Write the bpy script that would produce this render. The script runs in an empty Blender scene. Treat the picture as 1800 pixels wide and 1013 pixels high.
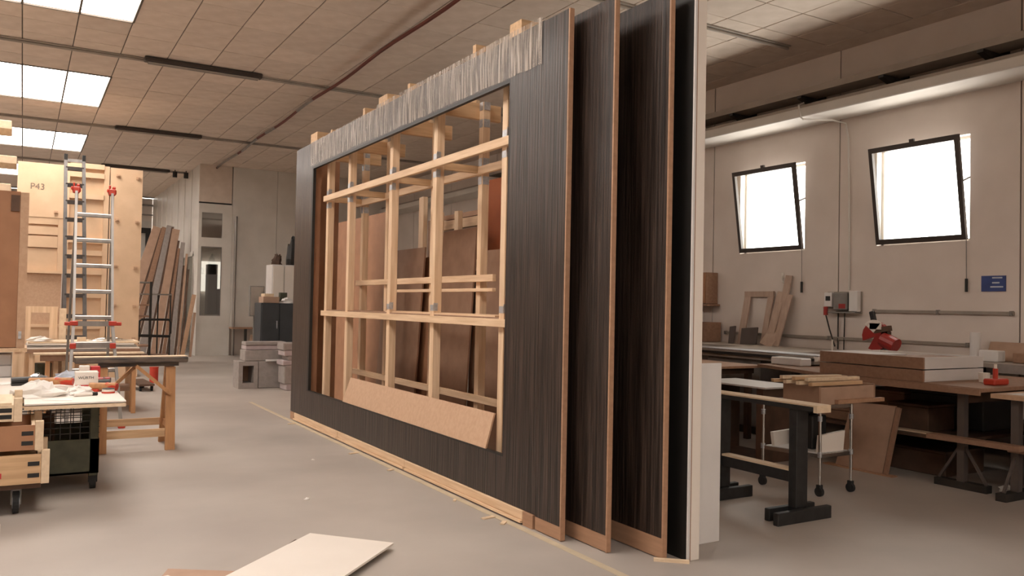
import bpy, bmesh, math, random
from mathutils import Vector, Matrix

random.seed(7)
S = bpy.context.scene
COL = S.collection

# ------------------------------------------------------------------ camera
CAM = Vector((0.0, 0.0, 1.43))
YAW, PITCH, ROLL, FPX = 0.534914, 0.021519, 0.019983, 1450.94
fw = Vector((math.sin(YAW) * math.cos(PITCH), math.cos(YAW) * math.cos(PITCH), math.sin(PITCH)))
rt = Vector((math.cos(YAW), -math.sin(YAW), 0.0))
up = rt.cross(fw)
r2 = rt * math.cos(ROLL) + up * math.sin(ROLL)
u2 = up * math.cos(ROLL) - rt * math.sin(ROLL)
cd = bpy.data.cameras.new('camera')
cd.sensor_width = 36.0
cd.lens = FPX / 1800 * 36
cd.clip_end = 200
cam = bpy.data.objects.new('camera', cd)
M = Matrix((r2, u2, -fw)).transposed().to_4x4()
M.translation = CAM
cam.matrix_world = M
COL.objects.link(cam)
S.camera = cam

# ------------------------------------------------------------------ world, light, exposure
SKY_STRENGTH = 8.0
PANE_STRENGTH = 14.0
S.view_settings.view_transform = 'Standard'
S.view_settings.look = 'None'
S.view_settings.gamma = 1
S.view_settings.exposure = 0.0
S.view_settings.use_curve_mapping = False
S.cycles.max_bounces = 10
S.cycles.diffuse_bounces = 5
S.cycles.glossy_bounces = 3
S.cycles.transparent_max_bounces = 8
S.cycles.sample_clamp_indirect = 6
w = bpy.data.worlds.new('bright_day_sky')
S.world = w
w.use_nodes = True
wn = w.node_tree
bg = wn.nodes['Background']
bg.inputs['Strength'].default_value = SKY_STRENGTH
tc = wn.nodes.new('ShaderNodeTexCoord')
sx = wn.nodes.new('ShaderNodeSeparateXYZ')
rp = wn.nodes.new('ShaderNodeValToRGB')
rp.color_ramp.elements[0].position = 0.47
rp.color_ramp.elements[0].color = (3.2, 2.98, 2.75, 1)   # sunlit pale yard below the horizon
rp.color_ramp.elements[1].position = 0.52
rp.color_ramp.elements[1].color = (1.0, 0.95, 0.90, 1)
mp = wn.nodes.new('ShaderNodeMapRange')
mp.inputs[1].default_value = -1
mp.inputs[2].default_value = 1
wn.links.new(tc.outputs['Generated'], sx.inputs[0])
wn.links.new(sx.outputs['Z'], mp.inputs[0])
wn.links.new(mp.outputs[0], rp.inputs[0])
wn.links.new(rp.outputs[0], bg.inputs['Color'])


# ------------------------------------------------------------------ materials
def mat(name, c1, c2=None, rough=0.6, metal=0.0, scale=8.0, stretch=(1, 1, 1), bump=0.0, detail=4.0,
        lo=0.35, hi=0.65, coat=0.0, spec=0.5, rand=0.0):
    m = bpy.data.materials.new(name)
    m.use_nodes = True
    nt = m.node_tree
    b = nt.nodes['Principled BSDF']
    b.inputs['Roughness'].default_value = rough
    b.inputs['Metallic'].default_value = metal
    b.inputs['Specular IOR Level'].default_value = spec
    if coat:
        b.inputs['Coat Weight'].default_value = coat
        b.inputs['Coat Roughness'].default_value = 0.18
    c2 = c2 or tuple(x * 0.88 for x in c1)
    t = nt.nodes.new('ShaderNodeTexCoord')
    mpn = nt.nodes.new('ShaderNodeMapping')
    mpn.inputs['Scale'].default_value = stretch
    nz = nt.nodes.new('ShaderNodeTexNoise')
    nz.inputs['Scale'].default_value = scale
    nz.inputs['Detail'].default_value = detail
    r = nt.nodes.new('ShaderNodeValToRGB')
    r.color_ramp.elements[0].position = lo
    r.color_ramp.elements[0].color = (*c2, 1)
    r.color_ramp.elements[1].position = hi
    r.color_ramp.elements[1].color = (*c1, 1)
    nt.links.new(t.outputs['Object'], mpn.inputs['Vector'])
    nt.links.new(mpn.outputs[0], nz.inputs['Vector'])
    nt.links.new(nz.outputs['Fac'], r.inputs[0])
    out = r.outputs[0]
    if rand:
        oi = nt.nodes.new('ShaderNodeObjectInfo')
        mr = nt.nodes.new('ShaderNodeMapRange')
        mr.inputs[3].default_value = 1 - rand
        mr.inputs[4].default_value = 1.0
        hs = nt.nodes.new('ShaderNodeHueSaturation')
        nt.links.new(oi.outputs['Random'], mr.inputs[0])
        nt.links.new(mr.outputs[0], hs.inputs['Value'])
        nt.links.new(out, hs.inputs['Color'])
        out = hs.outputs[0]
    nt.links.new(out, b.inputs['Base Color'])
    if bump:
        bp = nt.nodes.new('ShaderNodeBump')
        bp.inputs['Strength'].default_value = bump
        bp.inputs['Distance'].default_value = 0.01
        nt.links.new(nz.outputs['Fac'], bp.inputs['Height'])
        nt.links.new(bp.outputs[0], b.inputs['Normal'])
    return m


def emit(name, col, strength):
    m = bpy.data.materials.new(name)
    m.use_nodes = True
    nt = m.node_tree
    nt.nodes.clear()
    e = nt.nodes.new('ShaderNodeEmission')
    e.inputs[0].default_value = (*col, 1)
    e.inputs[1].default_value = strength
    o = nt.nodes.new('ShaderNodeOutputMaterial')
    nt.links.new(e.outputs[0], o.inputs[0])
    return m


def glass(name, tint=(0.95, 0.97, 0.96), gl=0.08):
    m = bpy.data.materials.new(name)
    m.use_nodes = True
    nt = m.node_tree
    nt.nodes.clear()
    tr = nt.nodes.new('ShaderNodeBsdfTransparent')
    tr.inputs[0].default_value = (*tint, 1)
    g = nt.nodes.new('ShaderNodeBsdfGlossy')
    g.inputs['Roughness'].default_value = 0.03
    mx = nt.nodes.new('ShaderNodeMixShader')
    mx.inputs[0].default_value = gl
    o = nt.nodes.new('ShaderNodeOutputMaterial')
    nt.links.new(tr.outputs[0], mx.inputs[1])
    nt.links.new(g.outputs[0], mx.inputs[2])
    nt.links.new(mx.outputs[0], o.inputs[0])
    return m


def film(name):
    m = bpy.data.materials.new(name)
    m.use_nodes = True
    nt = m.node_tree
    nt.nodes.clear()
    t = nt.nodes.new('ShaderNodeTexCoord')
    mpn = nt.nodes.new('ShaderNodeMapping')
    mpn.inputs['Rotation'].default_value = (0.16, 0, 0)
    mpn.inputs['Scale'].default_value = (4, 30, 1.6)
    nz = nt.nodes.new('ShaderNodeTexNoise')
    nz.inputs['Scale'].default_value = 1.6
    nz.inputs['Detail'].default_value = 5
    nz.inputs['Distortion'].default_value = 0.5
    r = nt.nodes.new('ShaderNodeValToRGB')
    r.color_ramp.elements[0].position = 0.42
    r.color_ramp.elements[0].color = (0.20, 0.20, 0.20, 1)
    r.color_ramp.elements[1].position = 0.66
    r.color_ramp.elements[1].color = (0.78, 0.78, 0.78, 1)
    tr = nt.nodes.new('ShaderNodeBsdfTransparent')
    g = nt.nodes.new('ShaderNodeBsdfPrincipled')
    g.inputs['Base Color'].default_value = (0.50, 0.42, 0.35, 1)
    g.inputs['Roughness'].default_value = 0.28
    bp = nt.nodes.new('ShaderNodeBump')
    bp.inputs['Strength'].default_value = 0.7
    bp.inputs['Distance'].default_value = 0.02
    mx = nt.nodes.new('ShaderNodeMixShader')
    o = nt.nodes.new('ShaderNodeOutputMaterial')
    L = nt.links.new
    L(t.outputs['Object'], mpn.inputs['Vector'])
    L(mpn.outputs[0], nz.inputs['Vector'])
    L(nz.outputs['Fac'], r.inputs[0])
    L(nz.outputs['Fac'], bp.inputs['Height'])
    L(bp.outputs[0], g.inputs['Normal'])
    L(r.outputs[0], mx.inputs[0])
    L(tr.outputs[0], mx.inputs[1])
    L(g.outputs[0], mx.inputs[2])
    L(mx.outputs[0], o.inputs[0])
    return m


PINE1, PINE2 = (0.79, 0.58, 0.385), (0.66, 0.455, 0.28)
mt = {
    'floor': mat('polished_concrete', (0.455, 0.41, 0.365), (0.33, 0.29, 0.258), 0.52, scale=0.7, detail=9, lo=0.3, hi=0.7, bump=0.02),
    'wall': mat('painted_wall', (0.72, 0.645, 0.585), (0.66, 0.585, 0.525), 0.75, scale=1.5, detail=6),
    'wallwhite': mat('white_cladding', (0.66, 0.63, 0.58), (0.60, 0.57, 0.52), 0.35, scale=2),
    'tile': mat('ceiling_tile', (0.73, 0.625, 0.535), (0.66, 0.555, 0.465), 0.8, scale=5, detail=6, rand=0.10),
    'joint': mat('dark_joint', (0.13, 0.11, 0.09), rough=0.9),
    'conc': mat('grey_concrete', (0.40, 0.35, 0.30), (0.32, 0.28, 0.24), 0.8, scale=3, detail=6),
    'steelgrey': mat('grey_steel', (0.26, 0.24, 0.22), (0.20, 0.185, 0.17), 0.55, 0.2, scale=6),
    'ladderdark': mat('weathered_dark_aluminium', (0.085, 0.07, 0.062), (0.055, 0.045, 0.04), 0.6, 0.0, scale=6),
    'darksteel': mat('dark_steel', (0.05, 0.045, 0.04), (0.03, 0.028, 0.026), 0.5, 0.3, scale=6),
    'sash': mat('dark_brown_frame', (0.045, 0.032, 0.026), rough=0.45),
    'alu': mat('aluminium', (0.36, 0.34, 0.32), (0.28, 0.265, 0.25), 0.36, 0.85, scale=12, stretch=(1, 1, 0.1)),
    'chrome': mat('chrome', (0.75, 0.74, 0.72), rough=0.2, metal=1.0),
    'pine': mat('pine', PINE1, PINE2, 0.6, scale=3, stretch=(12, 12, 0.8), bump=0.03),
    'piney': mat('pine_lengthwise', PINE1, PINE2, 0.6, scale=3, stretch=(12, 0.8, 12), bump=0.03),
    'pinex': mat('pine_crosswise', (0.66, 0.44, 0.25), (0.52, 0.33, 0.18), 0.6, scale=3, stretch=(0.8, 12, 12), bump=0.03),
    'pinkwood': mat('pinkish_wood', (0.50, 0.37, 0.29), (0.43, 0.31, 0.24), 0.7, scale=4, stretch=(6, 6, 1)),
    'darkboard': mat('dark_brown_board', (0.10, 0.075, 0.065), rough=0.6),
    'legbrown': mat('brown_grey_paint', (0.11, 0.088, 0.078), rough=0.6),
    'shade': mat('shaded_fibreboard', (0.36, 0.215, 0.14), (0.30, 0.175, 0.11), 0.7, scale=6, detail=5),  # darker copy of the mdf, shade behind the frame put into the colour
    'mdf': mat('mdf', (0.57, 0.375, 0.245), (0.52, 0.335, 0.215), 0.7, scale=30, detail=3),
    'mdflight': mat('light_mdf', (0.71, 0.50, 0.325), (0.65, 0.45, 0.285), 0.7, scale=4, detail=5),
    'mdfred': mat('reddish_board', (0.40, 0.20, 0.105), (0.34, 0.165, 0.085), 0.65, scale=5, detail=5),
    'orange': mat('orange_board', (0.46, 0.13, 0.04), (0.40, 0.11, 0.035), 0.6, scale=5),
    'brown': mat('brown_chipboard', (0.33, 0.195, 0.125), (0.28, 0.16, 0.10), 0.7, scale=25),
    'rawply': mat('raw_plywood', (0.44, 0.255, 0.155), (0.37, 0.21, 0.125), 0.6, scale=3, stretch=(10, 1, 10)),
    'veneer': mat('dark_veneer', (0.082, 0.055, 0.043), (0.015, 0.010, 0.0078), 0.38, scale=2.4, stretch=(6, 27, 0.6), detail=10, lo=0.41, hi=0.77, bump=0.5, coat=0.05, spec=0.36),
    'black': mat('black_paint', (0.012, 0.011, 0.010), rough=0.5),
    'standblack': mat('worn_black_paint', (0.022, 0.022, 0.022), (0.012, 0.012, 0.012), 0.5, scale=20),
    'rubber': mat('rubber', (0.02, 0.02, 0.02), rough=0.8),
    'white': mat('white_melamine', (0.80, 0.74, 0.67), (0.77, 0.71, 0.64), 0.45, scale=3),
    'whitecool': mat('cool_white_board', (0.72, 0.70, 0.68), (0.68, 0.66, 0.64), 0.45, scale=3),
    'paper': mat('paper', (0.84, 0.81, 0.77), (0.80, 0.77, 0.72), 0.8, scale=6),
    'redp': mat('red_plastic', (0.55, 0.05, 0.025), rough=0.4),
    'red': mat('red_print', (0.55, 0.03, 0.035), rough=0.45),
    'saw_red': mat('red_enamel', (0.36, 0.03, 0.025), rough=0.35),
    'green': mat('olive_green_paint', (0.075, 0.078, 0.045), (0.05, 0.052, 0.03), 0.55, scale=10),
    'card': mat('cardboard', (0.44, 0.29, 0.205), (0.39, 0.255, 0.18), 0.8, scale=8),
    'blue': mat('blue_sign', (0.03, 0.06, 0.22), rough=0.4),
    'navy': mat('navy_cloth', (0.02, 0.028, 0.06), rough=0.9),
    'teal': mat('teal_plastic', (0.06, 0.20, 0.19), rough=0.5),
    'greyfoam': mat('grey_foam', (0.33, 0.29, 0.27), (0.28, 0.25, 0.23), 0.85, scale=14),
    'mauve': mat('pale_mauve_foam', (0.45, 0.38, 0.38), rough=0.85),
    'cab': mat('charcoal_cabinet', (0.045, 0.05, 0.055), (0.035, 0.04, 0.044), 0.5, scale=5),
    'pale': mat('pale_plywood', (0.76, 0.60, 0.42), (0.68, 0.52, 0.35), 0.6, scale=3, stretch=(10, 1, 10)),
    'stained': mat('stained_plank', (0.16, 0.12, 0.09), (0.05, 0.042, 0.04), 0.7, scale=5, stretch=(1, 6, 6), detail=6),
    'trestle': mat('orange_pine', (0.52, 0.27, 0.12), (0.42, 0.21, 0.09), 0.6, scale=3, stretch=(10, 10, 1)),
    'cable': mat('red_brown_cable', (0.15, 0.035, 0.025), rough=0.5),
    'pencil': mat('pencil', (0.22, 0.17, 0.13), rough=0.8),
    'galv': mat('galvanised_steel', (0.55, 0.56, 0.58), (0.42, 0.43, 0.45), 0.4, 0.7, scale=40),
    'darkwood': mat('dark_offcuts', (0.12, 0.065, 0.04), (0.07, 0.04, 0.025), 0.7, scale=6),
    'tape': mat('pale_floor_tape', (0.56, 0.47, 0.33), (0.48, 0.40, 0.28), 0.6, scale=8),
    'glass': glass('window_glass'),
    'darkglass': glass('booth_glass', (0.75, 0.74, 0.70), 0.22),
    'clear': glass('clear_plastic', (0.8, 0.8, 0.8), 0.25),
    'film': film('stretch_film'),
    'pane': emit('skylight_daylight', (1.0, 0.91, 0.835), PANE_STRENGTH),
    'lit': emit('glow_pane', (1.0, 0.95, 0.88), 2.2),
    'dirtycloth': mat('blue_white_cloth', (0.55, 0.60, 0.68), (0.45, 0.50, 0.58), 0.8, scale=10),
    'tubebulb': mat('unlit_tube', (0.35, 0.31, 0.27), rough=0.4),
}


# ------------------------------------------------------------------ mesh helpers
class MB:
    def __init__(s):
        s.v, s.f = [], []

    def _add(s, vs, fs):
        o = len(s.v)
        s.v += [Vector(p) for p in vs]
        s.f += [tuple(i + o for i in f) for f in fs]
        return s

    def box(s, x0, x1, y0, y1, z0, z1):
        if x0 > x1: x0, x1 = x1, x0
        if y0 > y1: y0, y1 = y1, y0
        if z0 > z1: z0, z1 = z1, z0
        return s._add([(x0, y0, z0), (x1, y0, z0), (x1, y1, z0), (x0, y1, z0), (x0, y0, z1), (x1, y0, z1), (x1, y1, z1), (x0, y1, z1)],
                      [(0, 3, 2, 1), (4, 5, 6, 7), (0, 1, 5, 4), (1, 2, 6, 5), (2, 3, 7, 6), (3, 0, 4, 7)])

    def bar(s, p, q, a, b, side=None):
        """rectangular bar p->q; a = width along side, b = thickness"""
        p, q = Vector(p), Vector(q)
        d = (q - p).normalized()
        sd = Vector(side) if side else (Vector((0, 0, 1)).cross(d) if abs(d.z) < 0.95 else Vector((1, 0, 0)))
        sd = (sd - d * sd.dot(d)).normalized()
        t = d.cross(sd)
        vs = []
        for c in (p, q):
            for i, j in ((-1, -1), (1, -1), (1, 1), (-1, 1)):
                vs.append(c + sd * (a / 2 * i) + t * (b / 2 * j))
        return s._add(vs, [(0, 3, 2, 1), (4, 5, 6, 7), (0, 1, 5, 4), (1, 2, 6, 5), (2, 3, 7, 6), (3, 0, 4, 7)])

    def cyl(s, p, q, r, n=12, r1=None):
        p, q = Vector(p), Vector(q)
        r1 = r if r1 is None else r1
        d = (q - p).normalized()
        a = d.orthogonal().normalized()
        b = d.cross(a)
        vs = []
        for c, rr in ((p, r), (q, r1)):
            for i in range(n):
                t = 2 * math.pi * i / n
                vs.append(c + (a * math.cos(t) + b * math.sin(t)) * rr)
        fs = [(i, (i + 1) % n, n + (i + 1) % n, n + i) for i in range(n)]
        fs += [tuple(range(n - 1, -1, -1)), tuple(range(n, 2 * n))]
        return s._add(vs, fs)

    def tube(s, pts, r, n=8):
        pts = [Vector(p) for p in pts]
        vs, fs = [], []
        a = None
        for k, p in enumerate(pts):
            d = (pts[min(k + 1, len(pts) - 1)] - pts[max(k - 1, 0)]).normalized()
            a = d.orthogonal().normalized() if a is None else (a - d * a.dot(d)).normalized()
            b = d.cross(a)
            vs += [p + (a * math.cos(2 * math.pi * i / n) + b * math.sin(2 * math.pi * i / n)) * r for i in range(n)]
        for k in range(len(pts) - 1):
            for i in range(n):
                fs.append((k * n + i, k * n + (i + 1) % n, (k + 1) * n + (i + 1) % n, (k + 1) * n + i))
        fs += [tuple(range(n - 1, -1, -1)), tuple(range((len(pts) - 1) * n, len(pts) * n))]
        return s._add(vs, fs)

    def prism(s, poly, d):
        """extrude 3-D polygon by vector d"""
        d = Vector(d)
        n = len(poly)
        a = [Vector(p) for p in poly]
        return s._add(a + [p + d for p in a],
                      [tuple(range(n - 1, -1, -1)), tuple(range(n, 2 * n))] + [(i, (i + 1) % n, n + (i + 1) % n, n + i) for i in range(n)])

    def blob(s, c, r, seed=0, jag=0.25, n=9, m=6):
        """crumpled lump sitting on z = c.z"""
        rnd = random.Random(seed)
        vs, fs = [], []
        for j in range(m + 1):
            ph = math.pi / 2 * j / m
            for i in range(n):
                t = 2 * math.pi * i / n
                k = 1 + rnd.uniform(-jag, jag)
                vs.append((c[0] + r[0] * k * math.cos(ph) * math.cos(t), c[1] + r[1] * k * math.cos(ph) * math.sin(t),
                           c[2] + r[2] * math.sin(ph) * (1 + rnd.uniform(-jag, jag) * (j > 0))))
        for j in range(m):
            for i in range(n):
                fs.append((j * n + i, j * n + (i + 1) % n, (j + 1) * n + (i + 1) % n, (j + 1) * n + i))
        fs.append(tuple(range(n - 1, -1, -1)))
        return s._add(vs, fs)


def props(o, label=None, cat=None, group=None, kind=None):
    if label: o['label'] = label
    if cat: o['category'] = cat
    if group: o['group'] = group
    if kind: o['kind'] = kind
    return o


def origin(o):
    v = Vector((0, 0, 0))
    while o is not None:
        v += o.location
        o = o.parent
    return v


def obj(name, mb, m, parent=None, loc=None, label=None, cat=None, group=None, kind=None, local=False, smooth=False, bevel=0.0):
    me = bpy.data.meshes.new(name)
    off = Vector((0, 0, 0))
    if not local:
        off = origin(parent) if parent else Vector(loc or (0, 0, 0))
    if parent and loc and not local:
        off = off + Vector(loc)
    me.from_pydata([tuple(p - off) for p in mb.v], [], mb.f)
    bm = bmesh.new()
    bm.from_mesh(me)
    bmesh.ops.recalc_face_normals(bm, faces=bm.faces)
    bm.to_mesh(me)
    bm.free()
    me.materials.append(mt[m])
    if smooth:
        for p in me.polygons: p.use_smooth = True
    o = bpy.data.objects.new(name, me)
    COL.objects.link(o)
    if parent: o.parent = parent
    if loc: o.location = loc
    if bevel:
        bv = o.modifiers.new('bevel', 'BEVEL')
        bv.width = bevel
        bv.segments = 1
        bv.limit_method = 'ANGLE'
    return props(o, label, cat, group, kind)


def empty(name, loc, label=None, cat=None, group=None, kind=None, rz=0.0):
    o = bpy.data.objects.new(name, None)
    o.empty_display_size = 0.1
    o.location = loc
    o.rotation_euler.z = rz
    COL.objects.link(o)
    return props(o, label, cat, group, kind)


def dup(o, parent=None):
    c = o.copy()
    COL.objects.link(c)
    if parent: c.parent = parent
    for ch in list(o.children):
        dup(ch, c)
    return c


def B(*a):
    return MB().box(*a)


def text(body, size, m, loc, rot, parent, name='lettering'):
    cu = bpy.data.curves.new(name, 'FONT')
    cu.body = body
    cu.size = size
    cu.align_x = 'CENTER'
    cu.align_y = 'CENTER'
    cu.extrude = 0.0008
    cu.materials.append(mt[m])
    tmp = bpy.data.objects.new(name, cu)
    me = bpy.data.meshes.new_from_object(tmp)
    bpy.data.objects.remove(tmp)
    bpy.data.curves.remove(cu)
    o = bpy.data.objects.new(name, me)
    COL.objects.link(o)
    o.parent = parent
    o.location = Vector(loc) - origin(parent)
    o.rotation_euler = rot
    return o


# ================================================================== SETTING
WX = 9.225          # window wall
CZ = 4.89           # ceiling
YB, YF, XL = -8.5, 31.0, -7.9
obj('floor', B(XL, WX, YB, YF, -0.2, 0), 'floor', kind='structure')
obj('wall_left', B(XL - 0.25, XL, YB, YF, 0, CZ), 'wall', kind='structure')
obj('wall_back', B(XL, WX, YB - 0.25, YB, 0, CZ), 'wall', kind='structure')
obj('wall_far', B(XL, 3.8, YF, YF + 0.25, 0, CZ), 'wall', kind='structure')

# window wall: precast panels 2.3 m wide, each with one window hole
wr = empty('wall_right', (WX, 7.15, 0), kind='structure')
WINY = [8.3, 6.0]
HW = 0.595
Z0, Z1 = 2.275, 3.495


def wall_panel(yc, hole):
    a, b = yc - 1.142, yc + 1.142
    mb = MB()
    if hole:
        mb.box(WX, WX + 0.25, a, yc - HW, 0, CZ).box(WX, WX + 0.25, yc + HW, b, 0, CZ)
        mb.box(WX, WX + 0.25, yc - HW, yc + HW, 0, Z0).box(WX, WX + 0.25, yc - HW, yc + HW, Z1, CZ)
    else:
        mb.box(WX, WX + 0.25, a, b, 0, CZ)
    obj('wall_panel', mb, 'wall', wr)


k = 10.6
ys = []
while k < YF + 2: ys.append(k); k += 2.3
k = 8.3
while k > YB - 2: ys.append(k); k -= 2.3
for yc in ys:
    wall_panel(yc, any(abs(yc - q) < 0.01 for q in WINY))
obj('joint_backing', B(WX + 0.2, WX + 0.26, YB, 0.25, 0, CZ), 'joint', wr)
for yc in ys:      # dark sealant in every joint
    obj('joint_sealant', B(WX + 0.012, WX + 0.24, yc - 1.158, yc - 1.142, 0, CZ), 'joint', wr)


def window(n, yc):
    r = empty('window_%d' % n, (WX, yc, Z0), kind='structure')
    y0, y1 = yc - HW, yc + HW
    f = MB()
    xa, xb = WX + 0.10, WX + 0.16
    f.box(xa, xb, y0, y0 + .035, Z0, Z1).box(xa, xb, y1 - .035, y1, Z0, Z1)
    f.box(xa, xb, y0, y1, Z1 - .035, Z1).box(xa, xb, y0, y1, Z0, Z0 + .035)
    obj('fixed_frame', f, 'wallwhite', r)
    # hopper sash hinged along the bottom, top tipped into the room
    t = math.radians(8.6)
    def P(x, y, h):   # sash-local -> world
        return (WX - .02 + x * math.cos(t) - h * math.sin(t), y, Z0 + .01 + x * math.sin(t) + h * math.cos(t))
    def sb(ya, yb_, ha, hb, xa=0, xb=.045):
        pts = [P(x, y, h) for h in (ha, hb) for (x, y) in ((xa, ya), (xb, ya), (xb, yb_), (xa, yb_))]
        return MB()._add(pts, [(0, 3, 2, 1), (4, 5, 6, 7), (0, 1, 5, 4), (1, 2, 6, 5), (2, 3, 7, 6), (3, 0, 4, 7)])
    H = Z1 - Z0 - .02
    ya, yb_ = y0 + .03, y1 - .01
    s = MB()
    for q in (sb(ya, ya + .05, 0, H), sb(yb_ - .05, yb_, 0, H), sb(ya + .05, yb_ - .05, 0, .062), sb(ya + .05, yb_ - .05, H - .062, H)):
        s._add(q.v, q.f)
    sash = obj('sash', s, 'sash', r)
    obj('latch', sb(yc - .03, yc + .03, H, H + .035, 0, .03), 'sash', sash)
    obj('glass_pane', sb(ya + .05, yb_ - .05, .062, H - .062, .018, .024), 'glass', r)
    obj('stay_arm', MB().bar(P(.02, y0 + .05, H * .55), (WX + .1, y0 + .045, Z0 + H * .62), .012, .02), 'darksteel', r)
    rod = obj('crank_rod', MB().cyl((WX - .03, y0 + .02, Z0 + .02), (WX - .03, y0 + .015, 1.84), .005, 6), 'steelgrey', r)
    obj('crank_handle', MB().cyl((WX - .03, y0 + .015, 1.84), (WX - .03, y0 + .015, 1.69), .016, 8), 'black', rod)
    # daylight portal filling the hole of the wall outside the sash
    ld = bpy.data.lights.new('window_portal', 'AREA')
    ld.shape = 'RECTANGLE'
    ld.size, ld.size_y = 2 * HW, Z1 - Z0
    ld.cycles.is_portal = True
    lo = bpy.data.objects.new('window_portal', ld)
    lo.location = (WX + .24, yc, (Z0 + Z1) / 2)
    lo.rotation_euler = (0, math.radians(90), 0)     # shines toward -X
    COL.objects.link(lo)


for i, yc in enumerate(WINY):
    window(i + 1, yc)

# concrete ledge along the top of the window wall, cable tray on brackets above it
obj('trim_1', B(8.67, WX, YB, YF, 3.97, 4.09), 'wallwhite', kind='structure', bevel=.01)
obj('trim_2', B(8.73, WX, YB, YF, 4.09, 4.14), 'conc', kind='structure')
tr = empty('cable_tray', (8.98, 6, 4.2), 'long grey steel cable tray on the ledge above the windows', 'cable tray')
obj('channel', MB().box(8.78, 9.10, 2.5, 16, 4.29, 4.30).box(8.775, 8.785, 2.5, 16, 4.29, 4.37).box(9.095, 9.105, 2.5, 16, 4.29, 4.37), 'conc', tr)
for y in (3.8, 5.0, 6.19, 7.4, 8.62, 9.8, 11.0):
    obj('bracket', MB().prism([(9.2, y, 4.28), (8.76, y, 4.28), (8.76, y, 4.25), (9.2, y, 4.12)], (0, .07, 0)).box(9.19, WX, y - .03, y + .1, 4.14, 4.36), 'darksteel', tr)
for z, x in ((4.20, 8.98), (4.42, 9.17)):
    obj('conduit', MB().cyl((x, 2.5, z), (x, 16, z), .022, 8), 'steelgrey', tr)
lc = [(8.75, 7.35, 4.17), (8.63, 7.33, 4.12), (8.63, 7.3, 3.96), (8.66, 7.28, 3.93), (9.0, 7.1, 3.93), (9.18, 7.03, 3.9), (9.2, 7.0, 3.7), (9.2, 6.97, 2.4), (9.205, 6.97, 1.72)]
obj('cable', MB().tube(lc, .012), 'wallwhite', loc=(9.2, 6.97, 1.68), label='pale cable running from the ledge down the wall between the windows', cat='cable')

# ceiling: slab, 0.6 m tiles, skylights three tiles wide and four long
ce = empty('ceiling', (1.1, 10.1, CZ), kind='structure')
SKY = [(-.7, y) for y in (-7.4, -1.9, 3.5, 8.9, 14.3, 19.7, 25.1)] + [(-6.7, y) for y in (8.9, 14.3, 19.7)] + [(4.1, -7.4)]  # left row and rear right skylight are unseen, added for their light
slab = MB()
xs = [XL, -6.7, -4.9, -.7, 1.1, 4.1, 5.9, WX + .25]
for a, b in zip(xs[:-1], xs[1:]):
    if a in (-6.7, -.7, 4.1):
        yy = YB
        for (sx_, sy_) in sorted(q for q in SKY if q[0] == a):
            slab.box(a, b, yy, sy_, CZ + .012, CZ + .25)
            yy = sy_ + 2.4
        slab.box(a, b, yy, YF, CZ + .012, CZ + .25)
    else:
        slab.box(a, b, YB, YF, CZ + .012, CZ + .25)
obj('ceiling_slab', slab, 'joint', ce)
tme = None
cells = []
for i in range(-15, 14):
    for j in range(-31, 35):
        x, y = 1.1 + .6 * i, 10.1 + .6 * j
        if x < XL - .01 or x + .6 > WX or y < YB or y + .6 > YF: continue
        if any(sx_ - .01 <= x < sx_ + 1.79 and sy_ - .01 <= y < sy_ + 2.39 for sx_, sy_ in SKY): continue
        cells.append((x, y))


def seen(x, y):
    d = Vector((x + .3, y + .3, CZ)) - CAM
    z = d.dot(fw)
    if z < .5: return 0
    px, py = 900 + FPX * d.dot(r2) / z, 506.5 - FPX * d.dot(u2) / z
    if not (-40 < px < 1840 and py > -60): return 0
    return 1 / z ** 2 + (100 if not (800 < px < 1215 and py > 40) else 0)


cells.sort(key=lambda c: -seen(*c))
tb = B(.006, .594, .006, .594, 0, .014)
proto = None
for n, (x, y) in enumerate(cells[:300]):
    if proto is None:
        proto = obj('ceiling_tile', tb, 'tile', ce, local=True, bevel=.004)
        t_ = proto
    else:
        t_ = proto.copy()
        COL.objects.link(t_)
    t_.location = (x - 1.1, y - 10.1, random.uniform(-.002, .003))
rest = MB()
for x, y in cells[300:]:
    rest.box(x + .006, x + .594, y + .006, y + .594, CZ, CZ + .014)
rest.box(8.906, WX, YB, YF, CZ, CZ + .014)
props(obj('ceiling_tile_field', rest, 'tile', ce), kind='stuff')
sk0 = None
for n, (x, y) in enumerate(SKY):
    if sk0 is None:
        sk0 = empty('skylight', (x, y, CZ), kind='structure')
        fr = MB()
        for q in (0, .6, 1.2, 1.8): fr.box(x + q - .012, x + q + .012, y, y + 2.4, CZ - .012, CZ + .03)
        for q in (0, 2.4): fr.box(x, x + 1.8, y + q - .012, y + q + .012, CZ - .012, CZ + .03)
        obj('glazing_bars', fr, 'joint', sk0)
        for q in range(3): obj('pane', B(x + .6 * q + .014, x + .6 * q + .586, y + .012, y + 2.388, CZ + .01, CZ + .016), 'pane', sk0)
    else:
        c = dup(sk0)
        c.location = (x, y, CZ)

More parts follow.
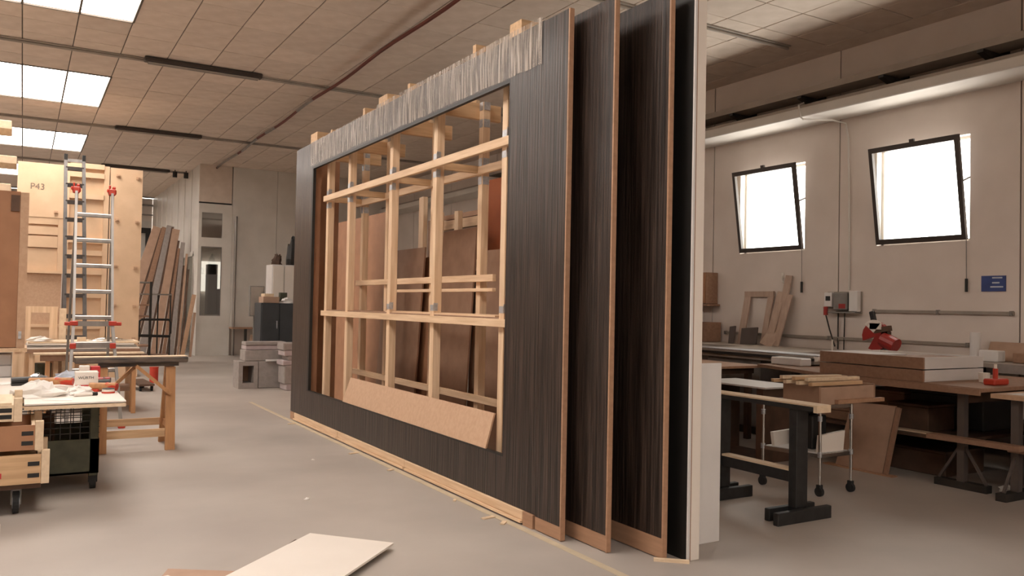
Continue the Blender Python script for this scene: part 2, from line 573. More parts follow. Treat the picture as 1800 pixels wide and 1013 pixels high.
# conduits along the beam joints and unlit strip lights
for n, (y, nm) in enumerate(((7.4, 'nearest'), (12.9, 'second'), (18.4, 'third'), (23.85, 'farthest'))):
    obj('conduit', MB().cyl((-3, y, CZ - .035), (3.7 if n == 3 else 8.5, y, CZ - .035), .018, 6).box(-3, 3.7 if n == 3 else 8.5, y - .05, y + .05, CZ - .018, CZ - .005), 'conc', loc=(2, y, CZ),
        label='thin conduit across the ceiling, the %s of four from the camera' % nm, cat='conduit')
for x, y, nm in ((1.4, 12.78, 'nearest the camera'), (1.5, 18.28, 'middle of the row'), (1.65, 23.7, 'farthest, above the tall boards')):
    st = empty('strip_light', (x + .8, y, CZ - .15), 'unlit dark strip light under the ceiling, %s' % nm, 'ceiling light', 'unlit strip lights')
    obj('housing', B(x, x + 1.65, y - .07, y + .07, CZ - .075, CZ - .008), 'sash', st, bevel=.01)
    for q in (-.035, .035):
        obj('tube', MB().cyl((x + .05, y + q, CZ - .088), (x + 1.6, y + q, CZ - .088), .012, 8), 'tubebulb', st)
    for q in (.2, 1.45):
        obj('hanger', B(x + q, x + q + .02, y - .01, y + .01, CZ - .02, CZ - .004), 'darksteel', st)
for x, nm in ((3.42, 'left'), (3.70, 'right')):
    obj('spotlight', MB().cyl((x, 23.6, CZ - .2), (x, 23.6, CZ - .05), .06, 10).box(x - .01, x + .01, 23.59, 23.61, CZ - .06, CZ), 'black', loc=(x, 23.6, CZ - .2),
        label='small black spotlight under the far ceiling, the %s one of two' % nm, cat='spotlight', group='small ceiling spotlights')
rc = empty('ceiling_cable', (4.1, 12, CZ), 'red-brown cable running along the ceiling away from the camera', 'cable')
pts = [(4.06 + .16 * (y - 8) / 15 + .012 * math.sin(y * 1.7), y, CZ - .05 - .02 * math.sin(y * .9) ** 2) for y in [6.5 + .5 * i for i in range(33)]]
obj('cable_run', MB().tube(pts, .026, 6), 'cable', rc)
for a, b in ((13.6, 14.6), (16.2, 16.9), (17.6, 19.2), (19.6, 22.0)):
    f_ = lambda y: (4.06 + .16 * (y - 8) / 15 + .012 * math.sin(y * 1.7), y, CZ - .05 - .02 * math.sin(y * .9) ** 2)
    obj('bare_section', MB().tube([f_(a + (b - a) * i / 4) for i in range(5)], .029, 6), 'alu', rc, label='bare shiny section')

# far end: white booth with ribbed side, glazed door
wb = empty('wall_booth', (3.8, 22.1, 0), kind='structure')
y = 22.16
n = 0
while y < YF:
    y2 = min(y + .55, YF)
    if y2 <= 26.0:
        obj('rib_panel', B(3.8 + .012 * (n % 2), 3.86, y + .008, y2 - .008, 2.62, CZ), 'wallwhite', wb)
        if y < 22.6 or y > 25.2:
            obj('rib_panel', B(3.8 + .012 * (n % 2), 3.86, y + .008, y2 - .008, 0, 2.62), 'wallwhite', wb)
    else:
        obj('rib_panel', B(3.8 + .012 * (n % 2), 3.86, y + .008, y2 - .008, 0, CZ), 'wallwhite', wb)
    y = y2
    n += 1
obj('side_glazing', B(3.82, 3.83, 22.75, 25.16, .1, 2.6), 'darkglass', wb)
obj('side_frame', MB().box(3.78, 3.87, 22.69, 22.75, 0, 2.62).box(3.78, 3.87, 25.16, 25.22, 0, 2.62).box(3.78, 3.87, 22.69, 25.22, 2.56, 2.68).box(3.78, 3.87, 23.93, 23.98, 0, 2.6), 'wallwhite', wb)
obj('booth_back', B(3.9, 9.2, 26.1, 26.2, 0, CZ), 'wall', wb)
obj('booth_front', MB().box(3.8, 3.875, 22.1, 22.16, 0, 3.89).box(4.38, 4.62, 22.1, 22.16, 0, 3.89).box(3.875, 4.38, 22.1, 22.16, 3.66, 3.89).box(3.875, 4.38, 22.1, 22.16, 2.79, 3.02).box(3.875, 4.38, 22.1, 22.16, 0, 1.02), 'wallwhite', wb)
obj('booth_head_panel', B(3.8, 4.60, 22.11, 22.15, 3.93, CZ), 'tile', wb)
obj('booth_dark_slot', B(3.8, 4.60, 22.12, 22.16, 3.89, 3.93), 'black', wb)
obj('booth_top_pane', B(3.875, 4.38, 22.12, 22.13, 3.02, 3.66), 'clear', wb)
obj('booth_pane_bead', MB().box(3.875, 3.89, 22.095, 22.12, 1.02, 2.79).box(4.365, 4.38, 22.095, 22.12, 1.02, 2.79).box(3.875, 4.38, 22.095, 22.12, 1.02, 1.05).box(3.875, 4.38, 22.095, 22.12, 2.76, 2.79), 'steelgrey', wb)
obj('booth_door_pane', B(3.875, 4.38, 22.12, 22.13, 1.02, 2.79), 'darkglass', wb)
obj('booth_post', MB().cyl((4.70, 22.0, 0), (4.70, 22.0, 3.6), .035, 10), 'alu', wb)
obj('booth_glow_pane', B(4.5, 5.3, 25.95, 26.05, 1.68, 2.58), 'lit', wb)  # glowing pane that makes the bright patch in the door glass
dd = empty('dark_cupboard', (4.75, 25.2, 0), 'tall black cupboard seen through the glass of the booth door', 'cupboard')
obj('carcase', MB().box(4.60, 4.86, 25, 25.4, 0, 2.46).box(4.861, 5.06, 25, 25.4, 0, 1.75), 'black', dd, bevel=.01)
obj('door', B(4.62, 4.84, 24.97, 24.998, .05, 2.40), 'darksteel', dd)
# white wall right of the booth: cladding hung above a recess
wf = empty('wall_far_white', (7, 22.1, 0), kind='structure')
obj('wall_face', B(4.62, WX, 22.35, 22.5, 0, CZ), 'wall', wf)
for i in range(4):
    a = 4.62 + 1.15 * i
    obj('wall_panel', B(a + .004, a + 1.146, 22.1, 22.2, .74, CZ), 'wallwhite', wf)
# far room wall behind the boards: sliding door and track
dr = empty('door_1', (3.0, 30.9, 0), kind='structure')
obj('door_leaf', B(2.2, 3.75, 30.85, 30.95, 0, 4.1), 'wallwhite', dr)
obj('door_track', MB().box(1.2, 3.79, 30.7, 30.8, 4.6, 4.66).box(1.2, 3.79, 30.7, 30.8, 4.28, 4.32), 'steelgrey', dr)
obj('door_bracket', MB().box(3.0, 3.72, 30.6, 30.7, 3.66, 3.84).box(3.56, 3.72, 30.6, 30.7, 2.0, 3.66), 'black', dr)

# ================================================================== DISPLAY WALL (main subject)
PX = 2.861
dw = empty('display_wall', (PX, 7.3, 0), 'long dark veneered display wall with a large opening over a pine frame', 'display wall')
T = .028
obj('header_board', B(PX, PX + T, 4.485, 10.095, 3.0, 3.285), 'veneer', dw)
obj('sill_board', B(PX, PX + T, 4.485, 10.095, .092, .397), 'veneer', dw)
obj('stile', B(PX, PX + T, 9.447, 10.095, .397, 3.0), 'veneer', dw)
obj('stile', B(PX, PX + T, 4.485, 4.905, .397, 3.0), 'veneer', dw)
e = MB()
e.box(PX - .001, PX + T + .004, 4.905, 9.447, 2.974, 3.0).box(PX - .001, PX + T + .004, 4.905, 9.447, .397, .407)
e.box(PX - .001, PX + T + .004, 9.395, 9.447, .407, 2.974).box(PX - .001, PX + T + .004, 4.905, 4.914, .407, 2.974)
obj('black_reveal', e, 'black', dw, label='thin black edging around the opening')
# stretch film over the header, two overlapping lengths with a ragged edge
def filmsheet(ya, yb_, zt, zb, x, seed):
    rnd = random.Random(seed)
    n = 40
    vs, fs = [], []
    for i in range(n + 1):
        y = ya + (yb_ - ya) * i / n
        vs += [(x, y, zb + rnd.uniform(0, .012)), (x - .003 - rnd.uniform(0, .003), y, (zt + zb) / 2), (x, y, zt + rnd.uniform(-.0015, .0025))]
    for i in range(n):
        for j in range(2):
            a = i * 3 + j
            fs.append((a, a + 3, a + 4, a + 1))
    return MB()._add(vs, fs)
obj('film_wrap', filmsheet(4.50, 7.42, 3.318, 3.002, PX - .004, 3), 'film', dw, label='wrinkled clear stretch film', smooth=True)
obj('film_wrap', filmsheet(7.40, 9.5, 3.292, 3.01, PX - .003, 4), 'film', dw, label='wrinkled clear stretch film', smooth=True)
# plinth battens
for a, b in ((4.62, 6.55), (6.56, 8.3), (8.31, 9.9)):
    obj('plinth_batten', B(PX - .012, PX + .03, a, b, .030, .090), 'piney', dw, bevel=.003)
    obj('plinth_lath', B(PX - .028, PX + .012, a, b - .02, .012, .028), 'piney', dw)
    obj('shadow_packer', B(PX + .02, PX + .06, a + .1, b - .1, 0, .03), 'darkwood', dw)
obj('plinth_block', B(PX - .014, PX + .03, 4.49, 4.61, 0, .090), 'rawply', dw)
obj('plinth_block', B(PX - .014, PX + .03, 9.91, 10.05, 0, .090), 'rawply', dw)
# front frame
FY = [9.17, 8.455, 7.288, 6.32, 5.149]
for i, y in enumerate(FY):
    obj('front_post', B(2.965, 3.035, y - .037, y + .037, .02 if i else .02, 3.2), 'pine', dw, bevel=.003)
obj('upper_rail', B(2.93, 2.965, 4.94, 9.22, 2.575, 2.640), 'piney', dw, bevel=.003)
obj('middle_rail', B(2.93, 2.965, 4.94, 9.22, 1.275, 1.333), 'piney', dw, bevel=.003)
BY = [9.22, 8.455, 7.288, 6.32, 5.149]
for y in BY:
    obj('back_post', B(3.40, 3.47, y - .037, y + .037, .02, 3.2), 'pine', dw, bevel=.003)
obj('back_rail', B(3.365, 3.40, 4.95, 9.4, 2.56, 2.63), 'piney', dw, bevel=.003)
obj('back_rail', B(3.365, 3.40, 6.0, 9.3, 1.63, 1.69), 'piney', dw, bevel=.003)
obj('back_rail', B(3.365, 3.40, 6.0, 8.2, 1.545, 1.575), 'piney', dw, bevel=.003)
obj('back_rail', B(3.365, 3.40, 4.95, 9.6, .595, .655), 'piney', dw, bevel=.003)
obj('floor_plate', B(2.93, 3.47, 4.95, 9.42, 0, .02), 'brown', dw)
for y0_, y1_ in zip(FY, BY):
    yy = max(y0_, y1_) + .062 if False else y0_
    obj('cross_rail', B(3.035, 3.40, yy - .02, yy + .02, 2.575, 2.635), 'pinex', dw)
    obj('cross_rail', B(3.035, 3.40, yy - .02, yy + .02, 1.275, 1.330), 'pinex', dw)
    obj('joist', B(2.92, 3.62, yy + .04, yy + .085, 3.06, 3.20), 'pinex', dw, bevel=.003)
for i in range(4):
    a, b = FY[i + 1], FY[i]
    yb_ = a + (b - a) * .75
    obj('top_lath', MB().bar((3.42, a + .1, 3.23), (3.02, yb_, 3.23), .06, .03), 'pinex', dw)
obj('shelf_board', B(2.968, 3.395, 4.95, 9.2, 1.334, 1.344), 'brown', dw)
obj('shelf_lath', B(2.97, 3.05, 5.25, 7.2, 1.345, 1.357), 'piney', dw)
obj('shelf_lath', B(3.06, 3.15, 5.3, 7.6, 1.345, 1.360), 'piney', dw)
obj('shelf_lath', B(3.16, 3.26, 5.28, 7.0, 1.345, 1.355), 'piney', dw)
for i, y in enumerate(FY):
    for z in (2.65, 2.50, 1.375):
        if z == 1.375 and i < 2: continue
        obj('corner_bracket', MB().box(2.962, 3.0, y - .0395, y - .037, z, z + .065).box(2.9625, 2.965, y - .03, y + .03, z, z + .05), 'galv', dw)
for i in (0, 3):
    for z in (3.13, 2.98, 2.64, 2.48):
        obj('corner_bracket', B(3.405, 3.465, BY[i] - .041, BY[i] - .037, z, z + .07), 'galv', dw)
        obj('corner_bracket', B(3.397, 3.40, BY[i] - .03, BY[i] + .03, z, z + .07), 'galv', dw)
for yy, h, wd in ((9.70, 3.45, .25), (9.05, 3.38, .05), (8.02, 3.42, .06), (7.5, 3.44, .22), (6.88, 3.42, .05), (5.62, 3.44, .05), (5.0, 3.44, .16)):
    obj('joist_stub', B(2.95, 3.35, yy - wd / 2, yy + wd / 2, 3.2, h), 'pinex', dw)
obj('end_board', B(2.895, 2.99, 9.5, 9.52, .02, 3.2), 'mdfred', dw)
obj('end_board', B(2.97, 3.40, 10.06, 10.08, .1, 3.2), 'mdfred', dw)
obj('end_board', B(3.40, 3.42, 10.12, 10.30, .02, 2.2), 'black', dw)
obj('end_board', B(2.91, 3.42, 4.87, 4.89, .02, 3.2), 'brown', dw)
ld_ = MB()._add([(2.868, 5.17, .408), (2.868, 8.225, .408), (2.944, 8.215, .655), (2.944, 5.185, .655),
                 (2.880, 5.17, .405), (2.880, 8.225, .405), (2.956, 8.215, .652), (2.956, 5.185, .652)],
                [(0, 1, 2, 3), (7, 6, 5, 4), (0, 4, 5, 1), (1, 5, 6, 2), (2, 6, 7, 3), (3, 7, 4, 0)])
obj('leaning_board', ld_, 'mdf', loc=(2.87, 6.7, .408), label='long tan fibreboard strip leaning in the bottom of the display wall opening', cat='board')

# sliding leaves beside the main face
def leaf(name, x0, x1, ya, yb_, band, label):
    r = empty(name, ((x0 + x1) / 2, ya, 0), label, 'partition')
    obj('face', B(x0, x1 - .004, ya + .004, yb_, band, 3.275), 'veneer', r)
    obj('wood_edge', B(x0 - .001, x1, ya - .010, ya + .003, band * .0 + .004, 3.275), 'rawply', r, label='raw wooden edge strip')
    obj('raw_band', B(x0 + .001, x1 - .004, ya + .004, yb_, .006, band - .001), 'rawply', r, label='unpainted wooden band at the bottom')
    return r
leaf('partition', 2.853, 2.885, 4.187, 4.470, .088, 'narrow dark veneered leaf beside the opening of the display wall, frontmost of three')
leaf('partition', 2.962, 2.992, 3.87, 4.86, .10, 'tall dark veneered panel with wood edge, middle of the three')
leaf('partition', 3.170, 3.200, 3.62, 4.86, .12, 'tall dark veneered panel with wood edge, next to the white panel')
wp = empty('partition', (3.33, 3.53, 0), 'tall white edged panel standing last in the row of dark panels', 'partition')
obj('core', B(3.302, 3.372, 3.53, 4.86, 0, 3.295), 'white', wp, bevel=.002)
obj('dark_face', B(3.284, 3.300, 3.54, 4.86, .0, 3.30), 'black', wp)
obj('metal_edge', B(3.280, 3.294, 3.525, 3.538, 0, 3.295), 'whitecool', wp)  # white colour stands in for the bright reflection on the metal
obj('wood_edge', B(3.2945, 3.3015, 3.526, 3.539, 0, 3.295), 'brown', wp)
obj('white_board', B(3.42, 3.748, 3.75, 3.77, 0, 1.10), 'whitecool', loc=(3.6, 3.76, 0), label='low white board standing behind the tall white panel', cat='board', bevel=.002)
obj('white_board', B(3.44, 3.625, 3.80, 3.82, 0, 2.20), 'white', loc=(3.5, 3.81, 0), label='narrow tall white board almost hidden behind the tall white panel', cat='board', bevel=.002)
obj('floor_batten', MB().bar((3.12, 3.63, .008), (3.27, 3.50, .008), .03, .016), 'pale', loc=(3.2, 3.56, 0), label='short pale wood offcut on the floor at the foot of the panels', cat='offcut')

# boards and racks behind the display wall
def sheet(x, ya, yb_, z, m, label, lean=.12, nm='board_sheet'):
    mb = MB()._add([(x, ya, 0), (x, yb_, 0), (x + lean, yb_, z), (x + lean, ya, z), (x + .02, ya, 0), (x + .02, yb_, 0), (x + .02 + lean, yb_, z), (x + .02 + lean, ya, z)],
                   [(0, 1, 2, 3), (7, 6, 5, 4), (0, 4, 5, 1), (1, 5, 6, 2), (2, 6, 7, 3), (3, 7, 4, 0)])
    return obj(nm, mb, m, loc=(x, (ya + yb_) / 2, 0), label=label, cat='board')
sheet(3.92, 9.97, 13.1, 2.62, 'mdfred', 'tall brown sheet leaning behind the left end of the pine frame')
sheet(3.88, 8.75, 9.95, 2.09, 'shade', 'tan sheet with a level top leaning behind the second bay of the frame')
sheet(3.96, 7.7, 9.0, 1.98, 'mdfred', 'dull reddish sheet behind the middle posts of the frame')
sheet(3.86, 7.45, 8.22, 2.23, 'shade', 'tan sheet standing tallest behind the third bay of the frame')
sheet(3.94, 5.2, 7.55, 1.99, 'shade', 'tan sheet with a low top behind the right bay of the frame')
sheet(4.12, 5.4, 7.6, 2.75, 'orange', 'orange-red sheet rising behind the right post of the frame', .08)
obj('sheet_support', MB().box(4.26, 4.34, 5.0, 12.4, 0, .08).box(4.26, 4.34, 5.0, 5.08, .08, 2.2).box(4.26, 4.34, 9.7, 9.78, .08, 2.0).box(4.26, 4.34, 12.3, 12.38, .08, 2.4).box(4.26, 4.34, 5.0, 9.78, 1.85, 1.93),
    'brown', loc=(4.3, 8.5, 0), label='timber back rest holding the sheets behind the frame', cat='rack')
rk = empty('timber_rack', (5.2, 9.6, 0), 'timber rack with pale posts and loaded arms behind the sheets', 'rack')
for x, y, z, wd in ((5.0, 11.1, 3.0, .16), (5.1, 10.75, 2.75, .17), (5.1, 10.15, 2.72, .12), (5.0, 8.45, 3.1, .17)):
    obj('post', B(x, x + .07, y - wd / 2, y + wd / 2, 0, z), 'pine', rk, bevel=.004)
obj('arm', B(4.90, 4.98, 8.0, 9.0, 2.72, 2.86), 'piney', rk)
obj('arm', B(5.3, 5.4, 8.2, 11.4, 2.52, 2.58), 'piney', rk)
obj('arm', B(5.3, 5.4, 8.2, 11.4, 1.9, 1.98), 'brown', rk)
obj('post', B(5.3, 5.4, 11.4, 11.5, 0, 2.7), 'brown', rk)
obj('post', B(5.3, 5.4, 8.1, 8.19, 0, 2.7), 'brown', rk)
for i, (dy, z, m, l) in enumerate(((0, 2.60, 'piney', 'lower'), (.25, 2.68, 'rawply', 'upper'))):
    obj('plank', B(5.305, 5.395, 8.3 + dy, 11.2 - dy, z - .018, z + .05), m, loc=(5.36, 9.6, z - .02), label='plank lying on the timber rack behind the sheets, the %s of two' % l, cat='plank')
obj('dark_shelf', MB().box(6.0, 6.5, 9.2, 11.4, 0, .1).box(6.0, 6.5, 9.2, 11.4, 1.2, 1.25).box(6.0, 6.5, 9.2, 11.4, 2.3, 2.36).box(6.0, 6.5, 9.2, 9.26, .1, 2.3).box(6.0, 6.5, 11.34, 11.4, .1, 2.3).box(6.46, 6.5, 9.26, 11.34, .1, 2.3),
    'darkwood', loc=(6.25, 10.3, 0), label='dark shelf unit glimpsed behind the timber rack', cat='shelf unit')
cb = empty('hanging_box', (5.4, 6.4, 0), 'brown tall carton behind the orange sheet', 'carton')
obj('carton_body', B(5.2, 5.7, 6.2, 6.9, 0, 2.4), 'card', cb)
obj('flap', MB().prism([(5.2, 6.2, 2.402), (5.45, 6.2, 2.45), (5.45, 6.9, 2.45), (5.2, 6.9, 2.402)], (0, 0, .004)), 'card', cb)

# floor tape, chips, foreground boards
obj('floor_tape', B(2.775, 2.825, 2.2, 11.9, 0, .002), 'tape', loc=(2.8, 7, 0), label='pale tape line on the floor along the display wall', cat='tape')
for x, y, rz, a, b, l in ((2.79, 7.50, .3, .10, .03, 'under the left part of the sill'), (2.80, 6.62, .5, .06, .03, 'under the middle of the sill'), (2.78, 4.86, .2, .10, .035, 'near the end of the plinth'), (2.805, 4.70, .8, .07, .03, 'at the foot of the plinth block'), (2.79, 9.60, .2, .09, .025, 'at the far end of the plinth'), (2.80, 5.4, 1.0, .05, .02, 'in the shade of the plinth')):
    d_ = Vector((math.cos(rz), math.sin(rz), 0))
    c_ = Vector((x - .05, y, .005))
    obj('wood_chip', MB().bar(c_ - d_ * a / 2, c_ + d_ * a / 2, b, .008), 'pale', loc=(x - .05, y, 0), label='small flat wood chip on the floor, ' + l, cat='wood chip', group='wood chips along the plinth')
obj('paper_scrap', MB().blob((1.813, 5.907, 0), (.02, .02, .012), 4, .4, 7, 3), 'paper', loc=(1.813, 5.907, 0), label='tiny white paper scrap alone on the open concrete floor', cat='scrap')
obj('paper_scrap', MB().blob((2.30, 7.35, 0), (.014, .014, .008), 9, .4, 7, 3), 'paper', loc=(2.3, 7.35, 0), label='tiny white speck of paper on the floor near the display wall', cat='scrap')
obj('cardboard_sheet', MB().prism([(.50, 4.2, 0), (.70, 4.68, 0), (1.02, 4.47, 0), (.90, 3.9, 0)], (0, 0, .008)), 'card', loc=(.8, 4.3, 0), label='flat cardboard piece on the floor under the white sheet', cat='cardboard')
obj('white_sheet', MB().prism([(1.524, 4.891, .03), (1.892, 4.48, .03), (1.0, 3.62, .03), (.60, 4.02, .03)], (0, 0, .012)), 'white', loc=(1.2, 4.2, .03), label='large white sheet lying flat in the foreground', cat='board')
obj('packing_strip', MB().prism([(1.42, 4.84, 0), (1.82, 4.47, 0), (1.76, 4.40, 0), (1.36, 4.77, 0)], (0, 0, .03)), 'darkwood', loc=(1.6, 4.6, 0), label='dark packing strip under the far edge of the white sheet', cat='batten')
obj('packing_strip', MB().prism([(.98, 4.02, .008), (1.08, 3.78, .008), (1.02, 3.72, .008), (.8, 3.98, .008)], (0, 0, .022)), 'darkwood', loc=(.95, 3.9, .008), label='dark packing strip on the cardboard under the white sheet', cat='batten')
obj('white_sheet', MB().prism([(.48, 4.50, .01), (.68, 4.545, .01), (.78, 4.30, .01), (.35, 4.1, .01)], (0, 0, .006)), 'white', loc=(.55, 4.4, .01), label='small white sheet corner lying on the cardboard in the foreground', cat='board')
obj('white_sheet', MB().prism([(-.078, 6.0, 0), (-.074, 5.65, 0), (-.5, 5.5, 0), (-.5, 6.0, 0)], (0, 0, .02)), 'white', loc=(-.3, 5.8, 0), label='white board edge on the floor at the left border of the picture', cat='board')

# ================================================================== LEFT SIDE
# tall MDF modules
def clip(p, x, z, y):
    obj('clip', MB().box(x - .03, x + .03, y - .035, y, z - .022, z + .022).box(x - .012, x + .012, y - .05, y - .035, z - .01, z + .01), 'mdf', p)
m1 = empty('tall_cabinet', (.22, 16.7, 0), 'tall pale board module marked in pencil, left of the dark ladder', 'cabinet')
obj('upper_board', B(-.13, .585, 16.39, 16.42, 2.80, 3.735), 'mdflight', m1)
obj('carcase', B(-.12, .575, 16.46, 17.0, 0, 3.68), 'mdflight', m1)
obj('side_strip', B(.50, .585, 16.40, 16.46, 1.88, 2.80), 'mdflight', m1)
for z0_, z1_ in ((2.70, 2.80), (2.52, 2.64), (2.30, 2.475)):
    obj('cross_batten', B(-.11, .499, 16.40, 16.46, z0_ - .02, z1_), 'mdflight', m1)
obj('lower_board', B(-.11, .499, 16.43, 16.46, 1.88, 2.26), 'mdflight', m1)
obj('ledge', B(-.13, .585, 16.36, 16.46, 1.83, 1.88), 'mdflight', m1)
obj('lower_board', B(-.11, .575, 16.44, 16.46, .95, 1.83), 'mdf', m1)
obj('ledge', B(-.11, .575, 16.38, 16.46, .90, .95), 'mdflight', m1)
clip(m1, .46, 2.90, 16.39)
clip(m1, .52, 1.10, 16.44)
text('P43', .15, 'pencil', (.17, 16.386, 3.32), (math.pi / 2, 0, 0), m1)
m2 = empty('tall_cabinet', (.95, 16.7, 0), 'tall pale board module with many cross battens behind the ladder', 'cabinet')
obj('carcase', B(.61, 1.285, 16.46, 17.0, 0, 3.77), 'mdflight', m2)
obj('side_strip', B(.61, .66, 16.40, 16.46, .1, 3.78), 'mdflight', m2)
obj('side_strip', B(1.20, 1.285, 16.40, 16.46, .1, 3.78), 'mdflight', m2)
for z in (3.74, 3.58, 3.20, 2.42, 2.20, 1.86, 1.45, .9):
    obj('cross_batten', B(.661, 1.199, 16.38, 16.46, z - .03, z + .06), 'mdflight', m2)
for x, z in ((.95, 3.55), (1.0, 2.9), (.75, 1.6), (.75, 1.0)):
    clip(m2, x, z, 16.46)
m3 = empty('tall_cabinet', (1.56, 16.7, 0), 'tall plain pale board module studded with small clips', 'cabinet')
obj('front_board', B(1.30, 1.83, 16.39, 16.42, 0, 3.765), 'mdflight', m3)
obj('carcase', B(1.31, 1.82, 16.421, 16.95, 0, 3.75), 'mdflight', m3)
for z in (3.63, 2.83, 2.0, 1.3, .72):
    clip(m3, 1.42, z, 16.39)
    clip(m3, 1.75, z - .02, 16.39)

# left cabinet on a pine trestle
lc_ = empty('wall_cabinet', (-.5, 9.2, .945), 'brown cabinet with pale edge on a pine stand at the left border', 'cabinet')
obj('carcase', MB().box(-1.0, -.04, 9.02, 9.5, .945, 2.41), 'mdfred', lc_)
obj('side_panel', B(-.039, .03, 8.98, 9.52, .945, 2.40), 'mdf', lc_)
obj('front_board', B(-1.0, -.04, 8.99, 9.019, .95, 2.40), 'mdfred', lc_)
obj('lock', MB().box(-.025, .0, 8.96, 8.98, 1.03, 1.10).cyl((-.012, 8.95, 1.06), (-.012, 8.98, 1.06), .012, 8), 'galv', lc_)
obj('top_block', B(-.115, -.045, 8.97, 8.99, 2.22, 2.37), 'darkwood', lc_)
tb_ = empty('cabinet_stand', (-.5, 9.2, 0), 'pine stand under the brown cabinet at the left', 'stand')
obj('stand_top', B(-1.0, .05, 8.98, 9.5, .905, .943), 'piney', tb_)
for x, y in ((-.02, 9.03), (-.02, 9.44), (-.95, 9.03), (-.95, 9.44)):
    obj('leg', B(x - .03, x + .03, y - .03, y + .03, 0, .905), 'pine', tb_)
obj('stretcher', B(-.92, -.05, 9.01, 9.05, .48, .55), 'pinex', tb_)
for i in range(3):
    obj('grey_box', B(-.62, -.07, 9.1 + .012 * i, 9.38, .552 + .11 * i, .66 + .11 * i), 'whitecool', loc=(-.3, 9.2, .552 + .11 * i),
        label='grey-white box under the brown cabinet, %s of the pile of three' % ('bottom', 'middle', 'top')[i], cat='box', group='grey-white boxes under the cabinet', bevel=.008)
# shelf board for those boxes
obj('stand_shelf', B(-.99, .0, 9.06, 9.41, .53, .551), 'piney', tb_)

# cantilever rack at the far left with plank ends sticking out
cr = empty('cantilever_rack', (-1.2, 11.2, 0), 'steel rack at the left border carrying planks that stick into view', 'rack')
for y in (11.2, 13.0):
    obj('column', B(-1.3, -1.18, y - .06, y + .06, 0, 3.7), 'darksteel', cr)
    for z in (2.61, 2.93, 3.32):
        obj('arm', B(-1.18, -.55, y - .04, y + .04, z - .05, z), 'darksteel', cr)
    obj('foot', B(-1.6, -.7, y - .06, y + .06, 0, .1), 'darksteel', cr)
for z, xe, h, l in ((3.32, -.16, .10, 'top'), (2.93, -.1, .09, 'middle'), (2.61, -.15, .09, 'bottom')):
    obj('thick_plank', B(-1.1, xe, 10.95, 11.45, z, z + h), 'pale', loc=(-.6, 12, z), label='thick pale plank sticking out at the left border, the %s of three' % l, cat='plank', group='planks on the rack at the left', bevel=.006)

# profile table behind the ladder
pt = empty('work_table', (.7, 11.7, 0), 'long low work table carrying stacked boards behind the silver ladder', 'table')
obj('tabletop', B(.05, 1.31, 11.48, 12.2, .745, .79), 'brown', pt)
for x, y in ((.12, 11.54), (.12, 12.14), (1.24, 11.54), (1.24, 12.14)):
    obj('leg', B(x - .03, x + .03, y - .03, y + .03, 0, .745), 'pine', pt)
obj('shelf', B(.1, 1.26, 11.52, 12.16, .25, .29), 'brown', pt)
for i in range(4):
    z = .792 + i * .023
    obj('board', B(.04 + .01 * i, 1.30 - .03 * ((i * 7) % 3), 11.49 + .006 * i, 12.1, z, z + .019), ('white', 'alu', 'white', 'pale')[i], loc=(.7, 11.8, z),
        label='flat board on the low table, %s in the pile' % ('bottom', 'second from the bottom', 'third from the bottom', 'top')[i], cat='board', group='boards stacked on the low table')
obj('paper_pile', MB().blob((.2, 11.6, .885), (.13, .07, .05), 21, .35), 'paper', loc=(.2, 11.6, .885), label='crumpled white paper on the left end of the board stack', cat='paper')
obj('paper_pile', MB().blob((.98, 11.65, .885), (.2, .08, .035), 22, .4), 'clear', loc=(.98, 11.65, .885), label='crumpled clear wrapping on the board stack behind the ladder', cat='wrapping')
obj('offcut', B(.60, .70, 11.6, 11.68, .885, .93), 'pale', loc=(.65, 11.64, .885), label='small pale wood block on the board stack', cat='offcut')
for x, wd, z, m, l in ((.35, .05, .6, 'pine', 'narrow pale'), (.44, .07, .58, 'pale', 'wide pale'), (.58, .14, .60, 'mdflight', 'broad tan')):
    obj('upright_offcut', B(x, x + wd, 11.6, 11.63, .292, .292 + z * .7), m, loc=(x, 11.6, .292), label='%s board upright on the low table shelf' % l, cat='board')
obj('storage_tub', MB().cyl((.22, 11.8, .292), (.22, 11.8, .6), .1, 14, .12), 'green', loc=(.22, 11.8, .292), label='dark green tub on the shelf of the low table', cat='tub', smooth=False)
obj('loose_plank', B(.13, 1.335, 11.24, 11.43, .735, .755), 'pale', loc=(.7, 11.3, .735), label='pale plank on trestles in front of the low table', cat='plank')
sp = empty('plank_trestle', (.7, 11.34, 0), 'dark trestle under the pale plank in front of the low table', 'trestle')
obj('beam', B(.2, 1.30, 11.28, 11.38, .66, .734), 'brown', sp)
for x in (.28, 1.22):
    for s_ in (-1, 1):
        obj('leg', MB().bar((x, 11.33 + s_ * .02, .66), (x, 11.33 + s_ * .09, 0), .05, .04, (1, 0, 0)), 'trestle', sp)
# pale wooden frame standing on the stack
pf = empty('timber_surround', (.35, 12.15, .0), 'pale empty wooden frame leaning behind the board stack', 'frame')
for a in ((.04, .40, 1.22, 1.30), (.31, .40, 0.0, 1.22), (.04, .10, 0.0, 1.22)):
    obj('frame_member', B(a[0], a[1], 12.24, 12.29, a[2], a[3]), 'pine', pf)
obj('frame_member', B(.42, .50, 12.25, 12.30, 0, 1.28), 'pale', pf)
obj('frame_member', B(.40, .42, 12.25, 12.30, .3, .36), 'pale', pf)

